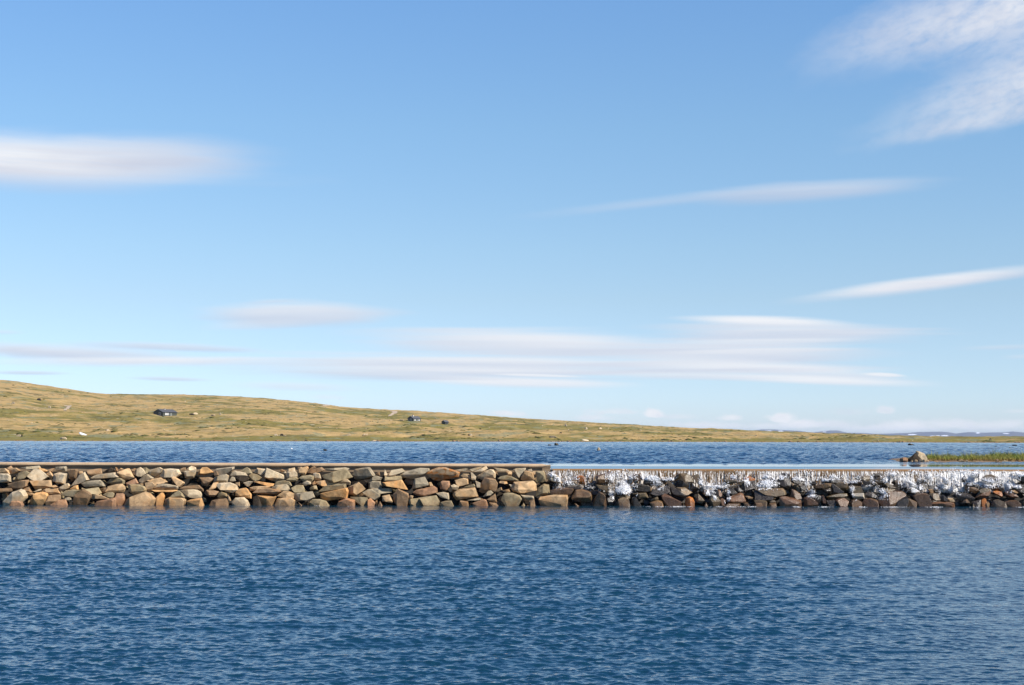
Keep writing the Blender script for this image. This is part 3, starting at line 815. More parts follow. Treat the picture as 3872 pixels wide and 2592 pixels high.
'J': '''d|24,55 25,51 32,45 44,47 47,56 34,60 26,59|round-topped black boulder
d|46,48 52,48 62,54 66,60 66,68 56,64 46,56|black sloping boulder
d|38,32 44,28 52,29 54,36 48,40|dark stone splashed by foam
g|7,42 14,44 22,48 24,54 14,50|grey stone
p|4,56 16,54 24,58 29,64 24,67 8,64|glittering pebbly-looking stone
g|22,36 34,36 44,40 44,45 30,44|grey wet slab
t|3,90 8,75 24,82 24,89 14,91|tan triangular stone
b|16,70 34,64 44,66 46,76 50,84 44,89 30,89 22,80|large dark brown boulder
y|48,66 56,64 66,66 70,80 60,80 58,72|golden-olive block
g|46,58 54,57 56,64 50,66|small grey stone
r|48,86 60,82 84,82 98,84 100,91 70,91|long flat reddish boulder
d|100,70 104,65 124,65 132,74 138,75 130,82 120,78 104,78|dark angular boulder
b|118,56 130,53 140,54 148,60 138,66 124,63|brown boulder with a lit grey top
d|120,46 136,48 150,54 148,58 134,53 124,52|long dark stone
r|138,74 150,66 168,58 168,64 160,72 150,76|reddish slab tilted up to the right
g|148,60 160,54 168,58 150,68 142,72|grey tilted face stone
b|160,50 172,50 182,56 184,60 174,60 164,56|dark brown stone
d|176,50 184,45 194,48 196,60 190,64 182,56|dark stone under a stream of water
O|172,62 180,60 190,62 192,70 190,74 182,70|golden-orange wet stone
r|196,66 198,62 214,62 222,72 220,75 206,74|reddish oval stone
g|206,60 216,59 222,64 218,66|small grey stone
g|168,87 174,79 184,77 194,82 198,91 178,92|grey-brown rounded boulder
b|196,82 206,79 218,79 225,86 222,91 206,90|dark brown oval boulder
O|150,88 151,78 156,75 159,76 158,89|upright orange stone
d|132,82 150,77 150,88 136,90|dark block
y|159,85 163,81 166,85 162,89|small olive cobble
d|132,30 136,26 144,26 146,34 138,36|small round black stone
g|158,30 170,28 180,32 187,38 182,43 170,46 156,42 148,38|large mottled grey boulder
d|213,34 218,27 234,28 246,32 246,50 234,46 226,40 218,38|large dark boulder cut by the frame
d|214,54 234,46 246,50 246,70 220,64|black boulder cut by the frame
d|200,48 210,47 212,58 202,60|dark upright stone
d|112,44 112,36 118,30 120,36 118,45|black upright stone
t|116,80 122,76 127,84 112,85|small tan stone
p|131,89 135,85 138,90|tiny pale chip
g|76,34 82,34 86,46 84,50 78,46|grey stone veiled by foam
g|97,48 104,46 108,52 102,54|small grey foam-ringed stone
p|84,76 94,75 98,82 88,82|small glittering stone
d|70,72 76,68 84,78 82,82 72,82|black hollowed stone
r|228,88 236,83 246,84 246,91 230,91|reddish stone cut by the frame''',
}
SEGS = [(110, 'at the left edge'), (255, 'left of the white boat'), (400, 'under the white boat'), (545, 'left below the largest cabin'),
        (690, 'straight below the largest cabin'), (850, 'right below the largest cabin'), (1030, 'left below the white buoy'), (1175, 'straight below the white buoy'),
        (1325, 'below the low dark lake rock'), (1480, 'left below the middle cabin'), (1615, 'below the middle cabin'), (1775, 'below the small shed'),
        (1935, 'short of the slab end'), (2085, 'under the slab end'), (2205, 'at the first metre of weir'), (2345, 'below the pointed lake rock'),
        (2430, 'left of the water-capped dome'), (2530, 'around the water-capped dome'), (2645, 'right of the water-capped dome'), (2770, 'left of the orange-capped block'),
        (2870, 'around the orange-capped block'), (2990, 'around the long glittering slab'), (3105, 'above or beside the pink block'), (3205, 'left of the brilliant white block'),
        (3300, 'around the brilliant white block'), (3425, 'below the islet tip'), (3535, 'below the pointed islet boulder'), (3645, 'below the left islet grass'),
        (3760, 'below the right islet grass'), (9999, 'by the right edge')]
PAL = {'p': (.52, .43, .295), 'g': (.37, .315, .22), 't': (.48, .335, .19), 'o': (.56, .335, .15), 'b': (.285, .19, .11), 'r': (.39, .23, .135),
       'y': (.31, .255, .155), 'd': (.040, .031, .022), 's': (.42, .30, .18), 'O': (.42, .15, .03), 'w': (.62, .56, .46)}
def stone_mat(key, wet):
    m, bb, p = mat(('wet_' if wet else '') + 'stone_' + {'p': 'pale', 'g': 'grey', 't': 'tan', 'o': 'orange_tan', 'b': 'brown', 'r': 'reddish', 'y': 'olive', 'd': 'dark', 's': 'rust_stained', 'O': 'orange', 'w': 'white'}[key])
    base = np.array(PAL[key]) * np.array([.90, .87, .83])
    if wet and key not in 'wOd': base = base * np.array([.40, .36, .31])
    P = pos(bb)
    info = bb.n('ShaderNodeObjectInfo')
    rnd = info.outputs['Random']
    off = bb.n('ShaderNodeVectorMath', operation='ADD')
    bb.put(off.inputs[0], P); bb.put(off.inputs[1], bb.xyz(bb.m('MULTIPLY', rnd, 31.0), 0.0, bb.m('MULTIPLY', rnd, 17.0)))
    Q = off.outputs[0]
    n1 = bb.noise(Q, 3.2, 4, .6, .6)
    n2 = bb.noise(Q, 17, 5, .65, .2)
    n3 = bb.noise(Q, 70, 3, .6)
    hi = tuple(np.minimum(base * 1.28, .8)); lo = tuple(base * .62)
    c = bb.mix(bb.ramp(n1, .3, .7), lo, hi)
    if key != 'd':
        warm = tuple(np.clip(base * np.array([1.12, .86, .58]), 0, .8))
        c = bb.mix(bb.m('MULTIPLY', bb.ramp(bb.noise(Q, 1.7, 3, .6, 1.0), .48, .68), .55), c, warm)
        c = bb.mix(bb.m('MULTIPLY', bb.ramp(n2, .58, .74), .45), c, tuple(base * .45))           # dark lichen and pits
        c = bb.mix(bb.m('MULTIPLY', bb.ramp(n3, .62, .72), .35), c, tuple(np.minimum(base * 1.5, .8)))
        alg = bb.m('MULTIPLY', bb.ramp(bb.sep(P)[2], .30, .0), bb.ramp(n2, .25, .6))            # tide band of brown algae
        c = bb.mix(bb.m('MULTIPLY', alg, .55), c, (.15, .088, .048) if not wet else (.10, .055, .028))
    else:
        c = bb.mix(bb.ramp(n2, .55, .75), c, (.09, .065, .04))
    if key == 's':
        rust = bb.ramp(bb.noise(bb.vscale(Q, 1.3, 1, 3.2), 2.1, 4, .6, .8), .42, .58)
        c = bb.mix(bb.m('MULTIPLY', rust, .9), c, (.36, .13, .025))
    val = bb.n('ShaderNodeHueSaturation')
    bb.put(val.inputs['Value'], bb.m('MULTIPLY_ADD', rnd, .34, .83)); bb.put(val.inputs['Color'], c)
    bb.put(p.inputs['Base Color'], val.outputs[0])
    if wet:
        bb.put(p.inputs['Roughness'], bb.ramp(n2, .3, .7, .16, .5))
        p.inputs['Specular IOR Level'].default_value = .6
    else:
        p.inputs['Roughness'].default_value = .92
        p.inputs['Specular IOR Level'].default_value = .2
    bump(bb, p, bb.m('ADD', bb.m('MULTIPLY', n2, 1.0), bb.m('MULTIPLY', n3, .5)), .55, .035)
    return m
STONE_MATS = {}
def smat(key, wet):
    if (key, wet) not in STONE_MATS: STONE_MATS[key, wet] = stone_mat(key, wet)
    return STONE_MATS[key, wet]
def face_y(z):       # how far back the front of the heap lies at a given height
    return 56.62 + .78 * max(z, -.3)
def area2(pts):
    return abs(sum(a[0] * c[1] - c[0] * a[1] for a, c in zip(pts, pts[1:] + pts[:1]))) / 2
def stone_bm(pts, depth, rg, detail=True, round_=0.0):
    """pts: outline (x,z) round the origin; a faceted solid with that outline half way through"""
    bm = bmesh.new()
    n = len(pts)
    cx = sum(p[0] for p in pts) / n; cz = sum(p[1] for p in pts) / n
    size = math.sqrt(area2(pts))
    kf = rg.uniform(.76, .97)
    yaw, lean = rg.uniform(-.50, .40), rg.uniform(-.10, .55)
    ox, oz = rg.uniform(-.03, .06) * size, rg.uniform(-.05, .04) * size
    for x, z in pts:
        bm.verts.new((x, rg.uniform(-.12, .22) * depth, z))
    wd = max(p[0] for p in pts) - min(p[0] for p in pts); ht = max(p[1] for p in pts) - min(p[1] for p in pts)
    # broken slabs: many have an arris down the front with a face turned away on the left, or an undercut foot
    ridge = rg.random() < .62; xr_ = cx + rg.uniform(-.30, .08) * wd; rb = rg.uniform(.7, 1.7)
    under = rg.random() < .60; zr_ = cz + rg.uniform(-.25, .05) * ht; ub = rg.uniform(.6, 1.5)
    def front(fx, fz, jit):
        y = -depth * .85 + yaw * (fx - cx) + lean * (fz - cz) + jit
        if ridge: y += rb * max(0, xr_ - fx)
        if under: y += ub * max(0, zr_ - fz)
        return min(y, -.06 * depth)
    if ridge:
        for q in (-.30, .30): bm.verts.new((xr_, front(xr_, cz + q * kf * ht, 0), cz + q * kf * ht))
    if under:
        for q in (-.28, .28): bm.verts.new((cx + q * kf * wd, front(cx + q * kf * wd, zr_, 0), zr_))
    for k in range(n):
        x, z = pts[k]
        q = kf * rg.uniform(.92, 1.06)
        fx, fz = cx + ox + (x - cx) * q, cz + oz + (z - cz) * q
        bm.verts.new((fx, front(fx, fz, rg.uniform(-.02, .02) * depth), fz))
        bm.verts.new((cx + (x - cx) * .72, depth * rg.uniform(.7, 1.0), cz + (z - cz) * .72))
    r = bmesh.ops.convex_hull(bm, input=bm.verts[:])
    junk = [g for g in r['geom_interior'] + r['geom_unused'] if isinstance(g, bmesh.types.BMVert)]
    bmesh.ops.delete(bm, geom=list(set(junk)), context='VERTS')
    bmesh.ops.dissolve_limit(bm, angle_limit=R(9), verts=bm.verts[:], edges=bm.edges[:])
    off = (.010 + round_) * size + .002
    bmesh.ops.bevel(bm, geom=bm.edges[:], offset=min(off, .05), segments=2 if round_ else 1, profile=.6, affect='EDGES', clamp_overlap=True)
    if detail:
        bmesh.ops.triangulate(bm, faces=bm.faces[:])
        for it in range(2):
            ln = [e for e in bm.edges if e.calc_length() > max(.085, size * .22)]
            if ln: bmesh.ops.subdivide_edges(bm, edges=ln, cuts=1)
            bmesh.ops.triangulate(bm, faces=[f for f in bm.faces if len(f.verts) > 3])
        bm.normal_update()
        sx = rg.uniform(-50, 50)
        for v in bm.verts:
            c = v.co
            a = mnoise.fractal(Vector((c.x * 5 + sx, c.y * 5, c.z * 5)), 1.0, 2.0, 3)
            v.co = c + v.normal * a * min(.009, .018 * size)
    return bm
def build_stones():
    rows = []
    for tile, txt in STONES.items():
        x0, s = TILES[tile]
        for line in txt.split('\n'):
            key, pp, look = line.split('|')
            px = [tuple(float(v) for v in q.split(',')) for q in pp.split()]
            px = [(x0 + a / s, 1740 + c / s) for a, c in px]
            rows.append([tile, key, px, look, area2(px), sum(a for a, _ in px) / len(px), sum(c for _, c in px) / len(px), max(c for _, c in px)])
    order = sorted(range(len(rows)), key=lambda i: -rows[i][4])
    big = set(order[:300])
    labels, small = {}, []
    for i, (tile, key, px, look, ar, cx, cy, by) in enumerate(rows):
        rg = random.Random(1000 + i)
        wet = cx > 2095 or (cx > 2015 and key == 'y' and cy < 1790)
        zc = at_y(cx, cy, 57.2).z
        Yc = face_y(zc) + rg.uniform(-.10, .10)
        wpts = [at_y(a, c, Yc) for a, c in px]
        ox = sum(w.x for w in wpts) / len(wpts); oz = sum(w.z for w in wpts) / len(wpts)
        pts = [((w.x - ox) * 1.01, (w.z - oz) * 1.01 if w.z > .10 else -.22 - oz) for w in wpts]
        depth = min(.42, max(.12, .42 * math.sqrt(area2(pts))))
        bm = stone_bm(pts, depth, rg, True, .012 if wet and key in 'dbgOr' else .0)
        if i not in big:
            small.append((bm, Vector((ox, Yc, oz)), key, wet)); continue
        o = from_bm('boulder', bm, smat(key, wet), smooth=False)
        o.location = (ox, Yc, oz)
        if by >= 1740 + 97 / .60077: row = 'at the waterline'
        elif cy < 1740 + 33 / .60077: row = 'top course'
        elif cy < 1740 + 57 / .60077: row = 'second course'
        else: row = 'third course'
        seg = next(s for lim, s in SEGS if cx < lim)
        labels.setdefault((look, row, seg), []).append((o, cx))
        tag(o, None, 'boulder', 'boulders of the dry rockfill' if not wet else 'wet boulders below the weir')
        STONE_OBJS.append(o)
    for (look, row, seg), ls in labels.items():
        ls.sort(key=lambda q: q[1])
        for k, (o, _) in enumerate(ls):
            o['label'] = look + ', ' + ((('left', 'right') if len(ls) == 2 else ('left', 'middle', 'right'))[k] + ' one, ' if len(ls) > 1 else '') + row + ', ' + seg
            o['label'] = o['label'].replace(', at the waterline, at the', ', waterline course, at the')
    return small
STONE_OBJS = []
SMALL = build_stones()

# chips and packing stones deep in the gaps, past counting
def rubble():
    rg = random.Random(77)
    groups = {}
    bmall = bmesh.new()
    mats = [smat('y', False), smat('d', False), smat('d', True), smat('b', False), smat('t', False), smat('p', False)]
    def add(bm, loc, mi):
        me = bpy.data.meshes.new('t'); bm.to_mesh(me); bm.free()
        n0 = len(bmall.faces)
        me.transform(Matrix.Translation(loc))
        bmall.from_mesh(me)
        bmall.faces.ensure_lookup_table()
        for f in bmall.faces[n0:]: f.material_index = mi
        bpy.data.meshes.remove(me)
    for bm, loc, key, wet in SMALL:
        add(bm, loc, 2 if wet and key == 'd' else {'d': 1, 'p': 5, 't': 4, 'o': 4}.get(key, 3))
    for k in range(620):
        x = rg.uniform(-23.5, 23.5)
        z = rg.uniform(-.1, 1.15 if x < WEIR_X0 else .85)
        a = rg.uniform(.10, .24)
        nn = rg.randint(5, 7)
        pts = [(a * rg.uniform(.7, 1.2) * math.cos(6.283 * (q + rg.uniform(-.3, .3)) / nn), a * .75 * rg.uniform(.7, 1.2) * math.sin(6.283 * (q + rg.uniform(-.3, .3)) / nn)) for q in range(nn)]
        bm = stone_bm(pts, a * .8, rg, False)
        add(bm, Vector((x, face_y(z) + .50 + rg.uniform(-.06, .15), z)), (2 if x > WEIR_X0 else rg.choice((0, 1, 1, 1, 3))))  # filler mostly near-black: the shade of the gaps deepened by colour
    me = bpy.data.meshes.new('rubble')
    bmall.to_mesh(me); bmall.free()
    for m in mats: me.materials.append(m)
    o = link('packing_rubble', me)
    tag(o, 'small packing stones and chips wedged deep between the boulders', 'rubble', kind='stuff')
    STONE_OBJS.append(o)
rubble()

# more heap outside the frame is left out; its earth core closes the gaps behind the stones
def core():
    m, bb, p = mat('gap_shade_earth')
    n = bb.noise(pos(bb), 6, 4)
    bb.put(p.inputs['Base Color'], bb.mix(n, (.010, .008, .006), (.025, .020, .015)))  # near-black colour stands in for the deep shade between the stones
    p.inputs['Roughness'].default_value = .9
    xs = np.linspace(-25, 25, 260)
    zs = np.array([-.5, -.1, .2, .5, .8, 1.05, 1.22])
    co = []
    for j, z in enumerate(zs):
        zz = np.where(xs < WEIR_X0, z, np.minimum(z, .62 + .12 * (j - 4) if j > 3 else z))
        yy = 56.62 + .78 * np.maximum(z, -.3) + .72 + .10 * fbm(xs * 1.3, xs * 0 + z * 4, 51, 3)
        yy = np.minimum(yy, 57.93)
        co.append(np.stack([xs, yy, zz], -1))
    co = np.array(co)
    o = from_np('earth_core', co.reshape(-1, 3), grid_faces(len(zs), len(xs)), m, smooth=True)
    tag(o, 'earth bank hidden behind the rockfill boulders, coloured near-black as gap shade', 'embankment')
core()
# ------------------------------------------------------------------ concrete dam and weir
def concrete_mat(name, a, c_, streak=True):
    m, bb, p = mat(name)
    P = pos(bb)
    n1 = bb.noise(P, 1.1, 5, .6, .3); n2 = bb.noise(P, 22, 4, .6)
    c = bb.mix(bb.ramp(n1, .3, .7), a, c_)
    c = bb.mix(bb.m('MULTIPLY', bb.ramp(n2, .55, .7), .4), c, tuple(q * .6 for q in a))
    if streak:
        st = bb.noise(bb.vscale(P, 5, 1, .5), 1.0, 4, .65)
        c = bb.mix(bb.m('MULTIPLY', bb.ramp(st, .55, .72), .35), c, tuple(q * .55 for q in a))
    bb.put(p.inputs['Base Color'], c)
    p.inputs['Roughness'].default_value = .9
    p.inputs['Specular IOR Level'].default_value = .2
    bump(bb, p, n2, .4, .01)
    return m
def box_bm(x0, x1, y0, y1, z0, z1, bevel=0.0, bm=None):
    bm = bm or bmesh.new()
    vs_ = [bm.verts.new((x, y, z)) for x in (x0, x1) for y in (y0, y1) for z in (z0, z1)]
    fs = [(0, 1, 3, 2), (4, 6, 7, 5), (0, 4, 5, 1), (2, 3, 7, 6), (0, 2, 6, 4), (1, 5, 7, 3)]
    faces = [bm.faces.new([vs_[i] for i in f]) for f in fs]
    bmesh.ops.recalc_face_normals(bm, faces=faces)
    if bevel:
        es = list({e for f in faces for e in f.edges})
        bmesh.ops.bevel(bm, geom=es, offset=bevel, segments=2, profile=.6, affect='EDGES')
    return bm
def dam():
    mt = concrete_mat('walkway_concrete', (.42, .295, .18), (.54, .395, .25))
    mw = concrete_mat('wall_concrete', (.20, .145, .09), (.28, .20, .125))  # same concrete as the slab, toned darker to deepen the shade under it
    root = bpy.data.objects.new('dam_wall', None); COL.objects.link(root)
    xl = -26.0
    a = at_y(0, 1750, 57.86); c = at_y(2080, 1757, 57.86)
    slope = (c.z - a.z) / (c.x - a.x)
    xr = c.x + .02
    root.location = (c.x, 58.2, 0)
    tag(root, 'low concrete dam with a projecting walkway slab above dry boulders', 'dam')
    th = .135
    n = 90
    bm = bmesh.new()
    prev = None
    prof = [(57.905, -th + .006), (57.862, -.074), (57.868, -.018), (57.90, 0), (59.1, 0), (59.1, -th), (57.918, -th)]
    rg = random.Random(5)
    secs = []
    for i in range(n + 1):
        x = xl + (xr - xl) * i / n
        z = c.z + slope * (x - c.x)
        end = sm(np.array(x), xr - .32, xr + .02)
        sec = []
        for k, (y, dz) in enumerate(prof):
            w = rg.uniform(-.003, .003) if k < 4 else 0
            dz2 = dz * (1 - .62 * end) if dz > -.1 else dz
            if k in (3, 4): dz2 = dz - .055 * end
            sec.append(bm.verts.new((x - c.x, y - 58.2 + w, z + dz2 + w)))
        secs.append(sec)
    for s0, s1 in zip(secs, secs[1:]):
        for k in range(len(prof)):
            k2 = (k + 1) % len(prof)
            bm.faces.new((s0[k], s1[k], s1[k2], s0[k2]))
    bm.faces.new(secs[0]); bm.faces.new(list(reversed(secs[-1])))
    bmesh.ops.recalc_face_normals(bm, faces=bm.faces[:])
    o = from_bm('walkway_slab', bm, mt, root, smooth=False)
    # wall below, and the short pier that carries the slab's end
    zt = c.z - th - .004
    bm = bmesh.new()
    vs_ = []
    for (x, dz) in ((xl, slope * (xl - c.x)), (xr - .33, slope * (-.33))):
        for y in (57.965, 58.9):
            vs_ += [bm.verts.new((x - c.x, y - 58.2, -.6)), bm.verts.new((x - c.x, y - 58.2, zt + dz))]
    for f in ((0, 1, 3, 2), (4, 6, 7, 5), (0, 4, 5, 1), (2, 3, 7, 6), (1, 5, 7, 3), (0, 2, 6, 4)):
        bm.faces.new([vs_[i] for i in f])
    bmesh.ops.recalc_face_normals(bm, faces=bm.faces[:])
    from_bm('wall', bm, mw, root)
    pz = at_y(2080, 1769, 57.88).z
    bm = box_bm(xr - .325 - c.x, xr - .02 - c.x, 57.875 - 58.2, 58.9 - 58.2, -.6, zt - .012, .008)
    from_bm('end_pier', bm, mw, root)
    # stretch of weir wall under the falling water
    wr = bpy.data.objects.new('weir', None); COL.objects.link(wr)
    wr.location = (xr + 11, 58.2, 0)
    tag(wr, 'low brown concrete weir crest the lake spills over, right half', 'weir')
    m, bb, p = mat('algae_wall')
    P = pos(bb)
    st = bb.noise(bb.vscale(P, 9, 1, 1.2), 1.0, 5, .65)
    bb.put(p.inputs['Base Color'], bb.mix(bb.ramp(st, .35, .65), (.045, .026, .012), (.17, .095, .035)))
    p.inputs['Roughness'].default_value = .35
    wm = from_bm('weir_wall', box_bm(xr - .01 - wr.location.x, 30 - wr.location.x, 57.90 - 58.2, 58.6 - 58.2, -.6, LIP_Z - .035, .02), m, wr)
dam()

# thin sheet of water over the crest
def curtain():
    x0, x1 = WEIR_X0 + .01, 25.0
    nc, nr = 2300, 26
    x = np.linspace(x0, x1, nc)
    h = np.linspace(0, 1, nr) ** 1.25
    fl = .55 * fbm(x * 9, x * 0, 61, 2) + .6 * fbm(x * 22, x * 0 + 5, 62, 2) + .3 * fbm(x * 55, x * 0 + 9, 63, 1)
    co = np.zeros((nr, nc, 3))
    for i, t in enumerate(h):
        drop = .86 * t
        wob = .30 * fbm(x * 7, x * 0 + t * 3.0, 64, 2)
        y = LIP_Y - .085 * np.sqrt(np.maximum(drop, 0)) * 1.0 - .004 - .050 * sm(np.full(nc, t), .03, .35) * (fl + wob)
        co[i, :, 0] = x + .008 * wob * t
        co[i, :, 1] = y
        co[i, :, 2] = LIP_Z - drop * (1 if i else 0) + .0
    m, bb, p = mat('falling_water')
    P = pos(bb)
    X, Y, Z = bb.sep(P)
    s1 = bb.noise(bb.xyz(bb.m('MULTIPLY', X, 13.0), 0.0, bb.m('MULTIPLY', Z, 1.6)), 1.0, 4, .62, .1)
    s2 = bb.noise(bb.xyz(bb.m('MULTIPLY', X, 34.0), 2.0, bb.m('MULTIPLY', Z, 3.5)), 1.0, 3, .6)
    s3 = bb.noise(bb.xyz(bb.m('MULTIPLY', X, .55), 7.0, 0.0), 1.0, 2, .5)
    s4 = bb.noise(bb.xyz(bb.m('MULTIPLY', X, 22.0), 4.0, bb.m('MULTIPLY', Z, 14.0)), 1.0, 3, .6)
    f = bb.m('ADD', bb.m('MULTIPLY', s1, .55), bb.m('MULTIPLY', s2, .45))
    f = bb.m('ADD', f, bb.m('MULTIPLY_ADD', s3, .22, -.11))
    f = bb.m('ADD', f, bb.m('MULTIPLY_ADD', s4, .30, -.15))
    f = bb.m('ADD', f, bb.ramp(X, 13.5, 17.5, 0, .08))
    white = bb.m('MULTIPLY', bb.ramp(f, .46, .60), bb.ramp(bb.m('ADD', Z, bb.m('MULTIPLY', s2, .08)), LIP_Z + .02, LIP_Z - .10))
    dark = bb.mix(s2, (.055, .032, .014), (.22, .125, .045))
    lipc = bb.mix(bb.ramp(Z, LIP_Z - .10, LIP_Z - .02), dark, (.27, .14, .045))
    bb.put(p.inputs['Base Color'], bb.mix(white, lipc, (.86, .84, .80)))
    bb.put(p.inputs['Roughness'], bb.m('MULTIPLY_ADD', white, .38, .10))
    p.inputs['IOR'].default_value = 1.333
    p.inputs['Specular IOR Level'].default_value = .7
    o = from_np('water_curtain', co.reshape(-1, 3), grid_faces(nr, nc), m, smooth=True)
    tag(o, 'thin white streaked sheet of water falling over the weir crest', 'waterfall')
    return o
CURTAIN = curtain()

# white water: where the sheet breaks on the stones. (photo patch x0,y0,x1,y1, how many, droplets share)
FOAM = [(2068, 1783, 2112, 1800, 110, .2), (2108, 1782, 2180, 1828, 430, .2), (2168, 1774, 2190, 1800, 80, .6), (2205, 1776, 2240, 1838, 380, .35), (2098, 1828, 2130, 1848, 70, .1),
        (2090, 1806, 2130, 1818, 60, .1), (2300, 1782, 2400, 1830, 820, .25), (2310, 1825, 2395, 1868, 520, .15), (2300, 1845, 2330, 1882, 130, .1), (2370, 1776, 2400, 1792, 70, .7),
        (2436, 1797, 2496, 1816, 330, .05), (2495, 1804, 2552, 1816, 130, .1), (2462, 1816, 2506, 1852, 110, .05), (2425, 1792, 2450, 1812, 110, .3), (2640, 1800, 2664, 1850, 100, .1), (2655, 1836, 2700, 1852, 160, .2),
        (2662, 1818, 2742, 1846, 420, .3), (2738, 1788, 2800, 1812, 150, .5), (2785, 1778, 2822, 1818, 290, .4), (2812, 1805, 2832, 1838, 60, .2), (2855, 1786, 2962, 1812, 420, .35), (2860, 1812, 2935, 1849, 300, .05),
        (2856, 1832, 2876, 1849, 70, .2), (2734, 1850, 2754, 1895, 150, .1), (2660, 1848, 2694, 1872, 150, .2), (2685, 1866, 2700, 1890, 60, .2), (2942, 1795, 2960, 1812, 60, .3), (2990, 1800, 3060, 1816, 160, .3),
        (3025, 1774, 3085, 1802, 330, .4), (3042, 1812, 3062, 1850, 150, .1), (3040, 1850, 3075, 1882, 160, .1), (3060, 1804, 3135, 1820, 300, .2), (3125, 1795, 3250, 1815, 330, .25), (3190, 1808, 3245, 1826, 200, .2),
        (3205, 1838, 3222, 1865, 60, .05), (3262, 1836, 3310, 1856, 200, .2), (3300, 1842, 3340, 1884, 190, .15), (3205, 1860, 3218, 1890, 50, .05), (3290, 1800, 3310, 1830, 50, .1), (3350, 1775, 3410, 1812, 330, .45), (3330, 1800, 3375, 1828, 90, .2),
        (3400, 1795, 3470, 1840, 620, .2), (3420, 1836, 3480, 1862, 170, .4), (3480, 1785, 3560, 1830, 420, .3), (3545, 1788, 3580, 1855, 420, .2), (3540, 1838, 3640, 1868, 480, .25), (3595, 1778, 3640, 1840, 420, .2),
        (3560, 1778, 3780, 1790, 420, .45), (3655, 1785, 3700, 1830, 420, .2), (3690, 1810, 3760, 1842, 420, .25), (3770, 1790, 3845, 1838, 760, .12), (3796, 1830, 3812, 1860, 110, .05), (3835, 1782, 3880, 1800, 140, .3), (3700, 1776, 3715, 1790, 40, .8),
        (3440, 1780, 3520, 1792, 90, .4), (3825, 1828, 3846, 1845, 80, .05)]
FROTH = [(2420, 2600, 60), (2538, 2578, 70), (2680, 2830, 110), (2930, 3010, 60), (3075, 3122, 60), (3215, 3262, 40), (3288, 3380, 110), (3430, 3505, 80), (3640, 3660, 20), (3800, 3880, 60), (2030, 2034, 6), (1196, 1260, 12), (1330, 1342, 6)]
